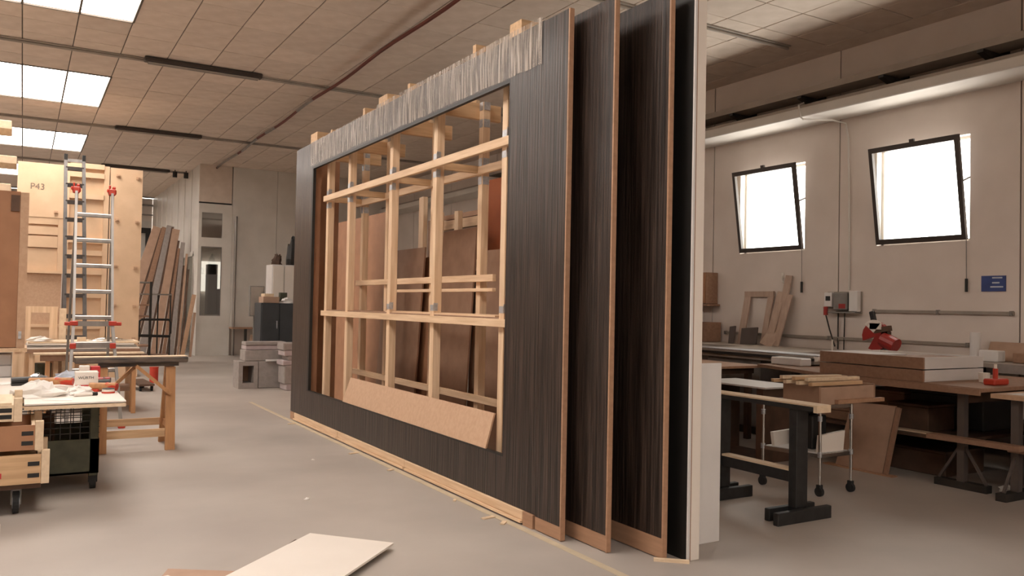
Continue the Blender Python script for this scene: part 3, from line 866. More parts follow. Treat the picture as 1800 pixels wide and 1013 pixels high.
# silver ladder with red joints (A-frame)
la = empty('silver_ladder', (.68, 10.4, 0), 'silver folding ladder with red joints standing open', 'ladder')
def lerp(a, b, t): return Vector(a) + (Vector(b) - Vector(a)) * t
fl0, fl1 = (.44, 10.02, 0), (.487, 10.45, 2.62)
fr0, fr1 = (.975, 10.02, 0), (.850, 10.45, 2.62)
LT = (.487, 10.19, 1.14); RT = (.868, 10.19, 1.14)
for a, b, c in ((fl0, LT, fl1), (fr0, RT, fr1)):
    obj('lower_rail', MB().bar(a, b, .03, .075, (1, 0, 0)), 'alu', la)
    obj('upper_rail', MB().bar(b, c, .026, .06, (1, 0, 0)), 'alu', la)
for i in range(9):
    z = .06 + .2868 * i
    t = z / 2.62
    if z < 1.14:
        p, q = lerp(fl0, LT, z / 1.14), lerp(fr0, RT, z / 1.14)
    else:
        p, q = lerp(LT, fl1, (z - 1.14) / 1.48), lerp(RT, fr1, (z - 1.14) / 1.48)
    obj('rung', MB().bar(p, q, .05, .046, (0, 1, 0)), 'alu', la, bevel=.01)
obj('lock_bar', MB().bar(Vector(LT) + Vector((0, -.03, -.0)), Vector(RT) + Vector((0, -.03, 0)), .03, .055, (0, 1, 0)), 'alu', la)
obj('lower_bar', MB().bar(Vector(LT) + Vector((-.01, -.045, -.24)), Vector(RT) + Vector((.02, -.045, -.24)), .03, .05, (0, 1, 0)), 'alu', la)
for p in (LT, RT):
    s_ = -1 if p is LT else 1
    k_ = obj('red_lock', MB().box(p[0] - .04, p[0] + .04, 10.12, 10.16, 1.12, 1.17).box(p[0] + s_ * .03, p[0] + s_ * .09, 10.13, 10.16, 1.12, 1.16), 'redp', la, bevel=.006, label='red locking lever')
    obj('red_lock', B(p[0] + s_ * .005 - .03, p[0] + s_ * .005 + .03, 10.08, 10.12, .87, .93), 'redp', la, bevel=.006, label='red locking knob')
for p in (fl1, fr1):
    obj('red_hinge', MB().box(p[0] - .035, p[0] + .035, 10.42, 10.52, 2.60, 2.67).box(p[0] + .0, p[0] + .035, 10.43, 10.49, 2.67, 2.70).box(p[0] - .035, p[0] - .015, 10.43, 10.49, 2.67, 2.715).box(p[0] - .055, p[0] - .035, 10.43, 10.47, 2.63, 2.67).cyl((p[0] - .04, 10.47, 2.64), (p[0] + .045, 10.47, 2.64), .03, 12), 'redp', la, bevel=.008, label='red plastic hinge')
for a, x in ((fl0, fl1[0]), (fr0, fr1[0])):
    obj('foot_cap', B(a[0] - .035, a[0] + .035, 9.97, 10.07, 0, .06), 'redp', la, bevel=.006, label='orange-red foot cap')
    obj('rear_rail', MB().bar((x + .01, 10.5, 2.6), (x + (.06 if a is fr0 else -.03), 11.15, 0), .026, .055, (1, 0, 0)), 'alu', la)
for i in range(5):
    t = .18 + .17 * i
    p = lerp((.497, 10.5, 2.6), (.46, 11.15, 0), t); q = lerp((.86, 10.5, 2.6), (.90, 11.15, 0), t)
    if i > 2: obj('rung', MB().bar(p, q, .03, .028, (0, 1, 0)), 'alu', la)

# dark tall ladder leaning on the modules
ld2 = empty('dark_ladder', (.63, 13, 0), 'tall narrow dark ladder leaning toward the pale modules', 'ladder')
b0, b1 = 12.75, 15.55
LZ = 3.70
for x in (.515, .78):
    obj('rail', MB().bar((x, b0, 0), (x + .04, b1, LZ), .05, .08, (1, 0, 0)), 'ladderdark', ld2)
    obj('foot', B(x - .03, x + .03, b0 - .05, b0 + .05, 0, .05), 'rubber', ld2)
    obj('hinge', MB().box(x + .015, x + .065, b1 - .05, b1 + .05, LZ - .02, LZ + .10), 'black', ld2)
for i in range(12):
    t = (.25 + .30 * i) / LZ
    y = b0 + (b1 - b0) * t
    obj('rung', MB().bar((.515 + .04 * t, y, LZ * t), (.78 + .04 * t, y, LZ * t), .09, .06, (0, 1, 0)), 'ladderdark', ld2)
obj('top_plate', MB().bar((.56, b1, LZ), (.82, b1, LZ), .06, .05, (0, 1, 0)), 'alu', ld2)

# trestle bench with stained plank
tbn = empty('trestle', (.95, 8.65, 0), 'orange pine trestle holding a stained plank', 'trestle')
for x in (.655, 1.24):
    obj('leg', MB().bar((x, 8.49, .78), (x, 8.40, 0), .085, .045, (1, 0, 0)), 'trestle', tbn)
    obj('leg', MB().bar((x, 8.56, .78), (x + .01, 8.93, 0), .085, .045, (1, 0, 0)), 'trestle', tbn)
    obj('end_tie', MB().bar((x, 8.46, .22), (x, 8.86, .22), .03, .06, (1, 0, 0)), 'trestle', tbn)
obj('stretcher', B(.68, 1.22, 8.43, 8.455, .125, .20), 'pinex', tbn)
obj('stretcher', B(.68, 1.22, 8.85, 8.875, .18, .25), 'pinex', tbn)
obj('brace', MB().bar((.93, 8.43, .80), (1.235, 8.43, .53), .05, .03, (0, 1, 0)), 'trestle', tbn)
obj('brace', MB().bar((.96, 8.60, .80), (.69, 8.60, .53), .05, .03, (0, 1, 0)), 'trestle', tbn)
obj('head_beam', B(.62, 1.31, 8.46, 8.57, .79, .825), 'stained', tbn)
obj('stained_plank', B(.42, 1.385, 8.40, 8.58, .827, .880), 'stained', loc=(.9, 8.6, .827), label='dark stained plank with a pale upper edge on the orange trestle', cat='plank', bevel=.008)
obj('thin_sheet', B(.42, 1.38, 8.41, 8.57, .881, .886), 'pale', loc=(.9, 8.6, .883), label='thin pale sheet on the stained plank', cat='board')

# floor things behind the trestle
skb = empty('floor_dolly', (1.64, 14.2, 0), 'small black wheeled dolly on the floor beyond the trestle', 'dolly')
obj('deck', MB().bar((1.60, 14.5, .12), (1.68, 13.75, .10), .22, .03, (1, 0, 0)), 'darkwood', skb)
for x, y in ((1.54, 14.4), (1.70, 14.4), (1.60, 13.85), (1.76, 13.85)):
    obj('wheel', MB().cyl((x - .015, y, .04), (x + .015, y, .04), .04, 12), 'rubber', skb)
    obj('wheel_fork', B(x - .02, x + .02, y - .02, y + .02, .04, .115), 'darksteel', skb)
orb = empty('orange_bucket', (1.96, 15.2, 0), 'orange-red can standing on the floor behind the trestle brace', 'can')
obj('can_body', MB().cyl((1.96, 15.2, 0), (1.96, 15.2, .25), .07, 16), 'redp', orb, smooth=False)
obj('can_lid', MB().cyl((1.96, 15.2, .25), (1.96, 15.2, .27), .074, 16), 'redp', orb)

# cage cart on castors
gc = empty('cage_cart', (.15, 7.4, 0), 'olive green steel mesh cart on castors under the cluttered table', 'cart')
cx0, cx1, cy0, cy1 = -.25, .525, 6.90, 7.85
obj('lower_panel', MB().box(cx0, cx1, cy0, cy0 + .012, .12, .375).box(cx0, cx1, cy1 - .012, cy1, .12, .375).box(cx0, cx0 + .012, cy0, cy1, .12, .375).box(cx1 - .012, cx1, cy0, cy1, .12, .375).box(cx0, cx1, cy0, cy1, .12, .135), 'green', gc)
for x in (cx0 + .02, cx1 - .035):
    for y in (cy0 + .025, cy1 - .025):
        obj('corner_post', B(x - .03, x + .03, y - .025, y + .025, .1, .655), 'green', gc, bevel=.004)
        obj('castor', MB().cyl((x - .02, y + .02, .05), (x + .02, y + .02, .05), .05, 14).box(x - .03, x + .03, y - .01, y + .03, .05, .12), 'rubber', gc)
ms = MB()
n = 12
for i in range(1, n):
    x = cx0 + (cx1 - cx0) * i / n
    for y in (cy0 + .012, cy1 - .012): ms.box(x - .003, x + .003, y - .003, y + .003, .375, .64)
for i in range(1, 15):
    y = cy0 + (cy1 - cy0) * i / 15
    for x in (cx0 + .006, cx1 - .006): ms.box(x - .003, x + .003, y - .003, y + .003, .375, .64)
for i in range(1, 6):
    z = .375 + .265 * i / 6
    for y in (cy0 + .018, cy1 - .018): ms.box(cx0, cx1, y - .003, y + .003, z - .003, z + .003)
    for x in (cx0 + .012, cx1 - .012): ms.box(x - .003, x + .003, cy0, cy1, z - .003, z + .003)
obj('wire_mesh', ms, 'darksteel', gc, kind='stuff')
for y in (cy0 + .02, cy1 - .02):
    obj('top_rail', B(cx0, cx1, y - .015, y + .015, .64, .658), 'green', gc)
for i, (x, y, z, m, l) in enumerate(((.05, 7.2, .10, 'redp', 'small red can'), (.2, 7.35, .14, 'darkwood', 'dark wood block'), (-.05, 7.4, .12, 'white', 'white bottle'))):
    obj('cart_item', MB().cyl((x, y, .137), (x, y, .137 + .24 + z), .045, 12).cyl((x, y, .377 + z), (x, y, .40 + z), .02, 10), m, loc=(x, y, .137), label=l + ' inside the green mesh cart', cat='container')

# cluttered table top
tt = empty('cluttered_table', (.3, 7.5, .66), 'white topped board with a pale wooden rim laid over the mesh cart', 'table')
obj('top_sheet', B(.03, .655, 6.46, 8.28, .69, .70), 'white', tt)
obj('rim_frame', MB().box(.03, .655, 6.46, 6.50, .66, .684).box(.03, .655, 8.24, 8.28, .66, .684).box(.615, .655, 6.5, 8.24, .66, .684).box(.03, .614, 6.501, 8.239, .672, .684), 'pale', tt)
obj('top_sheet', B(-1.0, .028, 6.9, 8.6, .69, .70), 'white', tt)
obj('rim_frame', B(-1.0, .028, 6.9, 8.6, .66, .688), 'pale', tt)
TZ = .701
obj('crumpled_paper', MB().blob((.12, 6.95, TZ), (.17, .12, .10), 31, .3, 13), 'paper', loc=(.06, 7, TZ), label='crumpled white paper at the left on the cluttered table', cat='paper')
obj('crumpled_paper', MB().blob((.39, 6.99, TZ), (.09, .07, .05), 32, .4, 11), 'paper', loc=(.32, 7.1, TZ), label='flattened white paper in the middle of the cluttered table', cat='paper')
obj('paper_sheet', MB().prism([(.14, 6.66, TZ), (.32, 6.56, TZ), (.335, 6.74, TZ), (.18, 6.8, TZ)], (0, 0, .002)), 'paper', loc=(.3, 6.75, TZ), label='flat paper sheet near the front edge of the cluttered table', cat='paper')
bx = empty('printed_box', (.44, 7.32, TZ), 'white and red printed box on the cluttered table', 'box')
obj('box_body', B(.372, .53, 7.24, 7.36, TZ, TZ + .145), 'white', bx, bevel=.003)
obj('red_band', B(.3715, .47, 7.238, 7.2399, TZ + .01, TZ + .045), 'red', bx)
obj('box_flap', MB().prism([(.372, 7.36, TZ + .146), (.53, 7.36, TZ + .146), (.55, 7.44, TZ + .12), (.372, 7.44, TZ + .12)], (0, 0, .003)), 'white', bx)
text('WÜRTH', .030, 'black', (.445, 7.2385, TZ + .10), (math.pi / 2, 0, 0), bx)
cn = empty('tin_can', (.55, 8.05, TZ), 'white tin with a red front standing behind the printed box', 'tin')
obj('tin_body', B(.44, .52, 8.02, 8.1, TZ, TZ + .135), 'white', cn, bevel=.004)
obj('tin_red_side', B(.525, .60, 8.0, 8.1, TZ, TZ + .13), 'red', cn, bevel=.004)
def sander(name, x, y, rz, ln, m1_, m2_, label):
    r = empty(name, (x, y, TZ), label, 'tool', rz=rz)
    obj('tool_body', MB().cyl((-ln / 2, 0, .035), (ln / 2, 0, .045), .033, 12, .026), m1_, r, local=True, smooth=False)
    obj('tool_base', B(-ln / 2, -ln / 8, -.04, .04, 0, .02), m2_, r, local=True)
    obj('tool_grip', MB().cyl((ln * .1, 0, .045), (ln * .52, 0, .035), .027, 10, .03), m2_, r, local=True)
sander('power_tool', .22, 7.70, -.35, .32, 'trestle', 'redp', 'orange-brown power tool lying left of the printed box')
sander('power_tool', .56, 7.14, -.5, .20, 'trestle', 'redp', 'orange-brown power tool in front of the printed box')
sander('power_tool', .06, 7.85, .1, .24, 'black', 'darksteel', 'black hand tool at the left on the cluttered table')
sander('power_tool', .575, 7.62, .1, .14, 'saw_red', 'black', 'dark red hand tool at the right end of the cluttered table')
sander('power_tool', .565, 7.42, -.1, .13, 'black', 'darksteel', 'black hand tool behind the tape roll')
tp = empty('tape_roll', (.59, 7.02, TZ), 'white roll with an orange band at the right front of the table', 'tape roll')
obj('roll_body', MB().cyl((.585, 7.02, TZ), (.585, 7.02, TZ + .03), .045, 18), 'white', tp)
obj('roll_band', MB().cyl((.585, 7.02, TZ), (.585, 7.02, TZ + .012), .047, 18), 'redp', tp)
obj('roll_top', MB().cyl((.585, 7.02, TZ + .03), (.585, 7.02, TZ + .036), .043, 18), 'black', tp)
mk = empty('marker', (.41, 6.93, TZ), 'white marker pen with a black cap on the table', 'marker')
obj('barrel', MB().cyl((.345, 6.83, TZ + .012), (.465, 6.87, TZ + .012), .012, 10), 'white', mk)
obj('cap', MB().cyl((.465, 6.87, TZ + .012), (.50, 6.881, TZ + .012), .013, 10), 'black', mk)
obj('cloth', MB().blob((.345, 8.17, TZ), (.10, .06, .07), 41, .4), 'dirtycloth', loc=(.37, 8.16, TZ), label='blue-white cloth bunched at the back of the cluttered table', cat='cloth')
obj('clear_bag', MB().blob((.14, 8.15, TZ), (.08, .07, .06), 42, .35), 'clear', loc=(.22, 8.12, TZ), label='clear plastic bag at the back of the cluttered table', cat='bag')
for x, y, rz, m, l in ((.10, 8.0, .4, 'darksteel', 'short black'), (.16, 7.93, -.5, 'black', 'long black'), (.02, 7.98, .1, 'steelgrey', 'grey')):
    d_ = Vector((math.cos(rz), math.sin(rz), 0)) * .05
    obj('small_fitting', MB().cyl(Vector((x, y, TZ + .012)) - d_, Vector((x, y, TZ + .012)) + d_, .012, 8).cyl(Vector((x, y, TZ + .014)) + d_, Vector((x, y, TZ + .014)) + d_ * 1.4, .014, 8), m, loc=(x, y, TZ), label='%s metal fitting at the left back of the table' % l, cat='fitting')
obj('paper_sheet', MB().prism([(-.17, 8.1, TZ), (-.08, 8.22, TZ), (-.05, 8.0, TZ), (-.13, 7.9, TZ)], (0, 0, .002)), 'paper', loc=(-.1, 8.1, TZ), label='small paper slip on the far left of the table', cat='paper')

# stacked finger-jointed crates on a dolly
dl = empty('crate_dolly', (-.3, 6.55, 0), 'low wheeled dolly under the wooden crates', 'dolly')
obj('platform', B(-.9, .14, 6.30, 6.84, .165, .20), 'darkwood', dl)
for x in (.0, -.75):
    for y in (6.36, 6.78):
        wl = obj('castor', MB().cyl((x - .018, y, .075), (x + .018, y, .075), .075, 20), 'rubber', dl)
        obj('wheel_disc', MB().cyl((x - .022, y, .075), (x + .022, y, .075), .045, 16), 'galv', wl)
        obj('castor_fork', MB().box(x - .03, x - .024, y - .03, y + .03, .06, .165).box(x + .024, x + .03, y - .03, y + .03, .06, .165).box(x - .03, x + .03, y - .03, y + .03, .15, .165), 'steelgrey', dl)
def crate(x1, z0_, z1_, zp, label, m):
    r = empty('wooden_crate', (x1 - .4, 6.55, z0_), label, 'crate')
    obj('front_board', B(x1 - .9, x1, 6.25, 6.27, z0_, z1_), m, r)
    obj('back_board', B(x1 - .9, x1, 6.82, 6.84, z0_, z1_), m, r)
    obj('side_board', B(x1 - .02, x1, 6.271, 6.819, z0_, z1_), 'pale', r)
    obj('side_board', B(x1 - .9, x1 - .88, 6.271, 6.819, z0_, z1_), 'pale', r)
    obj('bottom_board', B(x1 - .879, x1 - .021, 6.271, 6.819, z0_, z0_ + .015), 'mdf', r)
    for y in (6.252, 6.80):
        obj('corner_post', B(x1 + .001, x1 + .05, y - .004, y + .04, z0_ - .005, zp), 'pale', r, bevel=.003)
    h = z1_ - z0_
    for q in (.28, .68):
        obj('finger_slot', B(x1 - .075, x1 - .008, 6.2485, 6.25, z0_ + h * q - .014, z0_ + h * q + .014), 'black', r, label='dark finger joint')
crate(.135, .205, .395, .42, 'bottom wooden crate of the stack at the left', 'pinex')
crate(.095, .425, .585, .612, 'middle wooden crate of the stack at the left', 'mdfred')
crate(-.03, .617, .722, .765, 'top wooden crate of the stack at the left', 'pale')
obj('pale_lid_board', B(-.9, -.04, 6.26, 6.83, .7225, .735), 'pale', loc=(-.45, 6.55, .7225), label='pale lid board on the top crate', cat='board')
obj('red_mark', B(-.14, -.085, 6.2475, 6.2492, .25, .285), 'red', bpy.data.objects['wooden_crate'], label='small red mark')

# ================================================================== FAR MIDDLE
# boards leaning together against the ribbed wall
pal = ['card', 'darkwood', 'brown', 'darkwood', 'greyfoam', 'darkwood', 'card', 'darkwood', 'brown', 'darkwood', 'greyfoam', 'darkwood', 'card', 'darkwood']
spec = [(1.86, 3.02, 3.30, .27), (2.20, 3.10, 3.28, .05), (2.30, 3.16, 3.30, .14), (2.46, 3.22, 3.34, .05), (2.54, 3.28, 3.34, .18), (2.74, 3.32, 3.30, .05),
        (2.82, 3.40, 3.25, .18), (3.02, 3.46, 2.95, .05), (3.08, 3.48, 2.75, .08), (3.17, 3.50, 2.70, .05), (3.23, 3.54, 2.90, .10), (3.34, 3.57, 2.30, .05), (3.40, 3.62, 2.6, .05), (3.46, 3.66, 2.2, .05)]
ordn = ['first', 'second', 'third', 'fourth', 'fifth', 'sixth', 'seventh', 'eighth', 'ninth', 'tenth', 'eleventh', 'twelfth', 'thirteenth', 'fourteenth']
for i, (x0_, x1_, z, wd) in enumerate(spec):
    yb0 = 23.3 - .06 * i
    obj('leaning_plank', MB().bar((x0_ + wd / 2, yb0 - .25, .0), (x1_, yb0 + .05, z), wd, .035, (1, 0, 0)), pal[i], loc=(x0_ + wd / 2, yb0 - .25, 0),
        label='leaning scrap board by the ribbed wall, %s from the left' % ordn[i], cat='board', group='boards leaning by the ribbed wall')
obj('thin_scrap', MB().bar((3.46, 21.9, 0), (3.72, 22.0, 1.55), .10, .02, (1, 0, 0)), 'mdf', loc=(3.5, 22, 0), label='thin reddish strip leaning at the booth corner, the left of two', cat='board')
obj('thin_scrap', MB().bar((3.62, 21.75, 0), (3.72, 21.84, 1.1), .06, .02, (1, 0, 0)), 'card', loc=(3.62, 21.9, 0), label='thin tan strip leaning at the booth corner, the right of two', cat='board')
# dark steel trolley
tl = empty('steel_trolley', (2.5, 20, 0), 'dark steel trolley with shelves in front of the leaning boards', 'trolley')
for x, y, z, wd in ((2.43, 19.7, 1.8, .05), (2.84, 19.7, 1.55, .03), (2.66, 20.3, 1.55, .03), (2.05, 20.3, 1.8, .03)):
    obj('post', B(x - wd / 2, x + wd / 2, y - wd / 2, y + wd / 2, 0, z), 'darksteel', tl)
for z, a, b in ((1.80, 2.03, 2.45), (1.54, 2.03, 2.86), (1.30, 2.03, 2.45), (1.05, 2.03, 2.45), (.40, 2.03, 2.45), (.18, 2.03, 2.86)):
    obj('shelf', B(a, b, 19.68, 20.32, z - .03, z), 'brown' if z < 1.4 else 'steelgrey', tl)
obj('handle_loop', MB().tube([(2.20, 19.6, .60), (2.20, 19.6, .93), (2.25, 19.6, .97), (2.80, 19.6, .97), (2.84, 19.6, .9), (2.84, 19.6, .66)], .025, 8), 'black', tl)
obj('handle_loop', MB().tube([(2.20, 19.6, .62), (2.84, 19.6, .60)], .03, 8), 'black', tl)
# charcoal cabinet with cartons
cc = empty('charcoal_cabinet', (4.25, 16.3, 0), 'charcoal metal cabinet half hidden behind the display wall', 'cabinet')
obj('carcase', B(3.92, 4.62, 16.0, 16.5, 0, 1.39), 'cab', cc, bevel=.008)
for a, b in ((3.94, 4.26), (4.28, 4.60)):
    d_ = obj('door', B(a, b, 15.975, 15.999, .04, 1.36), 'cab', cc)
    obj('handle', B(b - .05, b - .03, 15.95, 15.975, .9, 1.05), 'galv', d_)
obj('carton', B(3.97, 4.28, 16.05, 16.4, 1.391, 1.51), 'card', loc=(4.1, 16.2, 1.391), label='tan carton on the charcoal cabinet, the lower one', cat='carton', bevel=.006)
obj('carton', B(4.0, 4.18, 16.08, 16.35, 1.511, 1.57), 'pale', loc=(4.1, 16.2, 1.511), label='pale carton on top of the tan carton', cat='carton', bevel=.006)
obj('folded_cloth', MB().blob((4.45, 16.15, 1.391), (.12, .09, .10), 51, .3), 'whitecool', loc=(4.45, 16.15, 1.391), label='white bundle on the charcoal cabinet beside the cartons', cat='bundle')
obj('green_box', B(4.36, 4.5, 16.3, 16.42, 1.391, 1.6), 'green', loc=(4.43, 16.36, 1.391), label='dark green tin behind the white bundle on the cabinet', cat='tin', bevel=.006)
ws = empty('white_cupboard', (4.8, 17.7, 0), 'white cupboard behind the charcoal cabinet', 'cupboard')
obj('carcase', B(4.50, 5.2, 17.5, 18, 0, 2.2), 'whitecool', ws, bevel=.006)
obj('door', B(4.52, 4.74, 17.475, 17.499, .05, 2.17), 'white', ws)
obj('door', B(4.76, 5.18, 17.475, 17.499, .05, 2.17), 'white', ws)
obj('black_bag', MB().blob((4.98, 17.7, 2.2), (.14, .14, .58), 61, .15), 'black', loc=(4.98, 17.7, 2.2), label='black bag standing on the white cupboard', cat='bag')
obj('dark_bundle', MB().blob((4.66, 17.75, 2.2), (.11, .11, .22), 62, .3), 'darkwood', loc=(4.72, 17.75, 2.2), label='brown bundle on the white cupboard', cat='bundle')
gp = empty('fuse_box', (4.0, 17.0, 1.1), 'grey metal plate cabinet left of the charcoal cabinet', 'electric box')
obj('stand_leg', B(3.93, 3.98, 16.6, 16.65, 0, 1.12), 'steelgrey', gp)
obj('box_body', B(3.84, 4.12, 16.58, 16.68, 1.12, 1.72), 'steelgrey', gp, bevel=.006)
obj('box_cover', B(3.86, 4.10, 16.565, 16.579, 1.14, 1.70), 'conc', gp)
shb = empty('wall_shelf', (5.2, 21.8, 0), 'long shelf board on steel legs below the white wall panel', 'shelf')
obj('shelf_board', B(4.60, 5.75, 21.65, 22.05, .70, .735), 'brown', shb)
for x in (4.95, 5.6):
    obj('leg', B(x - .03, x + .03, 21.7, 21.76, 0, .70), 'darksteel', shb)
obj('cardboard_sheet', MB().prism([(4.92, 21.4, 0), (5.45, 21.4, 0), (5.52, 21.6, .48), (5.05, 21.6, .56)], (0, .012, 0)), 'card', loc=(5.2, 21.5, 0), label='torn cardboard leaning under the wall shelf', cat='cardboard')
# grey foam blocks
fb = empty('hollow_block', (3.2, 13.9, 0), 'grey block with a square hole on the floor', 'block')
f_ = MB()
x0_, x1_, y0_, y1_, z1_ = 3.03, 3.335, 13.7, 14.1, .44
f_.box(x0_, x0_ + .065, y0_, y1_, 0, z1_).box(x1_ - .065, x1_, y0_, y1_, 0, z1_).box(x0_ + .065, x1_ - .065, y0_, y1_, 0, .09).box(x0_ + .065, x1_ - .065, y0_, y1_, z1_ - .07, z1_)
obj('block_shell', f_, 'greyfoam', fb)
obj('block_back', B(x0_ + .065, x1_ - .065, y1_ - .02, y1_, .09, z1_ - .07), 'brown', fb)
obj('foam_block', B(3.345, 3.77, 13.72, 14.15, 0, .44), 'greyfoam', loc=(3.55, 13.9, 0), label='solid grey block right of the hollow block', cat='block', bevel=.01)
obj('foam_block', B(3.13, 3.74, 13.74, 14.1, .441, .62), 'greyfoam', loc=(3.45, 13.9, .441), label='long grey block lying on top of the hollow block', cat='block', bevel=.01)
obj('foam_block', B(3.15, 3.75, 13.78, 14.1, .621, .70), 'mauve', loc=(3.45, 13.9, .621), label='mauve-grey slab second from the top of the grey pile', cat='block', bevel=.01)
obj('foam_block', B(3.14, 3.80, 13.76, 14.05, .701, .755), 'greyfoam', loc=(3.45, 13.9, .701), label='thin grey slab topmost of the grey pile', cat='block', bevel=.008)
obj('foam_lath', B(3.45, 3.70, 13.66, 13.71, .441, .47), 'whitecool', loc=(3.6, 13.7, .441), label='pale lath sticking out of the grey pile', cat='lath')
for i, (z0_, z1_, xx, m) in enumerate(((.0, .10, 3.66, 'mauve'), (.101, .40, 3.63, 'greyfoam'), (.401, .48, 3.60, 'mauve'), (.481, .55, 3.68, 'greyfoam'), (.551, .64, 3.62, 'mauve'), (.641, .76, 3.60, 'greyfoam'))):
    obj('foam_offcut', B(xx, 3.95, 13.2, 13.58, z0_, z1_), m, loc=(3.75, 13.4, z0_), label='grey foam offcut in the narrow pile beside the display wall, %s from the bottom' % ordn[i], cat='block', group='narrow pile of foam offcuts', bevel=.012)

# ================================================================== RIGHT SIDE
# black roller stand
rs = empty('black_stand', (4.63, 4.2, 0), 'black wooden work stand with a pale worn top on two T feet', 'work stand')
for y in (3.90, 4.62):
    obj('upright', B(4.575, 4.69, y - .035, y + .035, .085, .76), 'standblack', rs, bevel=.004)
    obj('foot', B(4.345, 4.88, y - .085, y - .04, 0, .085), 'standblack', rs, bevel=.004)
    obj('foot', B(4.40, 4.86, y + .04, y + .085, 0, .085), 'standblack', rs, bevel=.004)
    obj('foot_tie', B(4.58, 4.685, y - .04, y + .04, .01, .084), 'standblack', rs)
obj('crossbar', B(4.60, 4.665, 3.935, 4.585, .25, .325), 'standblack', rs)
obj('crossbar_cap', B(4.595, 4.67, 3.936, 4.584, .326, .342), 'pale', rs, label='pale worn upper edge of the crossbar')
obj('top_beam', B(4.56, 4.70, 3.72, 4.95, .761, .79), 'standblack', rs)
obj('top_strip', MB().box(4.565, 4.61, 3.70, 4.95, .791, .806).box(4.625, 4.70, 3.70, 4.95, .791, .806), 'pale', rs, label='pale worn top strips', bevel=.003)
obj('end_cap', B(4.56, 4.70, 3.69, 3.719, .755, .805), 'pale', rs, label='cream coloured end')
# wire cart
wc = empty('wire_cart', (5.5, 4.5, 0), 'chrome wire cart on black castors carrying a wooden box', 'cart')
pp = ((5.275, 4.80), (5.352, 4.30), (5.722, 4.30), (5.648, 4.80))
for x, y in pp:
    p_ = obj('post', MB().cyl((x, y, .09), (x, y, .70), .012, 10), 'chrome', wc, smooth=False)
    obj('castor', MB().cyl((x - .014, y, .036), (x + .014, y, .036), .036, 14).box(x - .018, x + .018, y - .018, y + .018, .036, .09), 'rubber', wc)
    for z in (.32, .60):
        obj('collar', MB().cyl((x, y, z - .02), (x, y, z + .02), .018, 10), 'galv', p_)
def qshelf(z, name):
    mb = MB()
    for a, b in ((0, 1), (1, 2), (2, 3), (3, 0)):
        mb.bar((*pp[a], z), (*pp[b], z), .012, .03)
    for i in range(1, 9):
        t = i / 9
        mb.bar(lerp((*pp[0], z), (*pp[3], z), t), lerp((*pp[1], z), (*pp[2], z), t), .008, .006)
    obj(name, mb, 'chrome', wc)
qshelf(.31, 'wire_shelf')
qshelf(.69, 'wire_shelf')
obj('shelf_liner', MB().prism([(5.29, 4.78, .326), (5.36, 4.32, .326), (5.71, 4.32, .326), (5.635, 4.78, .326)], (0, 0, .004)), 'whitecool', wc)
obj('white_carton', MB().prism([(5.30, 4.70, .331), (5.60, 4.76, .331), (5.60, 4.76, .445), (5.28, 4.70, .445)], (.0, .03, 0)), 'white', loc=(5.45, 4.74, .331), label='white panel box on the lower shelf of the wire cart, the left one', cat='box')
obj('white_carton', MB().prism([(5.38, 4.33, .331), (5.67, 4.33, .331), (5.695, 4.335, .485), (5.40, 4.335, .46)], (0, .03, 0)), 'white', loc=(5.5, 4.35, .331), label='white panel box on the lower shelf of the wire cart, the right one', cat='box')
obj('black_tool_case', MB().box(5.45, 5.62, 4.45, 4.65, .331, .60).box(5.48, 5.58, 4.5, 4.6, .60, .64), 'black', loc=(5.5, 4.55, .331), label='black machine standing on the wire cart shelf', cat='machine', bevel=.01)
wx = empty('wooden_tray', (5.6, 4.45, .71), 'open brown wooden box on top of the wire cart', 'box')
obj('side_wall', B(5.30, 5.32, 4.27, 4.62, .712, .855), 'shade', wx)
obj('side_wall', B(5.96, 5.98, 4.27, 4.62, .712, .855), 'shade', wx)
obj('front_wall', B(5.321, 5.959, 4.27, 4.29, .712, .845), 'card', wx)
obj('back_wall', B(5.321, 5.959, 4.60, 4.62, .712, .845), 'card', wx)
obj('base', B(5.30, 5.98, 4.271, 4.62, .707, .7115), 'brown', wx)
obj('front_lath', B(5.48, 6.05, 4.235, 4.268, .715, .745), 'rawply', wx)
for i in range(7):
    x = 5.20 + .055 * i + .006 * (i % 3)
    z = .858 + (.028 if i % 2 else 0)
    obj('pale_stick', MB().bar((5.22 + .03 * (i % 2), 4.66 - .062 * i, .872 + .03 * ((i * 5) % 2)), (5.78 + .02 * ((i * 3) % 4), 4.54 - .042 * i, .872 + .03 * ((i * 5) % 2)), .035, .026), 'pale' if i % 3 else 'pinex',
        loc=(5.5, 4.6 - .05 * i, .858), label='pale squared stick lying across the brown box, %s from the back' % ordn[i], cat='stick', group='pale sticks on the brown box')
# leaning door board
db = empty('door_board', (6.6, 4.8, 0), 'pinkish tan board with a strip on its edge leaning under the bench', 'board')
obj('board_face', MB()._add([(6.58, 4.62, .012), (6.58, 5.11, .012), (6.66, 5.0, .60), (6.66, 4.55, .61), (6.60, 4.62, .012), (6.60, 5.11, .012), (6.68, 5.0, .60), (6.68, 4.55, .61)],
    [(0, 1, 2, 3), (7, 6, 5, 4), (0, 4, 5, 1), (1, 5, 6, 2), (2, 6, 7, 3), (3, 7, 4, 0)]), 'card', db)
obj('edge_strip', MB().bar((6.585, 4.59, .012), (6.665, 4.52, .60), .035, .03, (0, 1, 0)), 'brown', db)
obj('base_lath', B(6.54, 6.62, 4.50, 5.22, 0, .011), 'rawply', db)

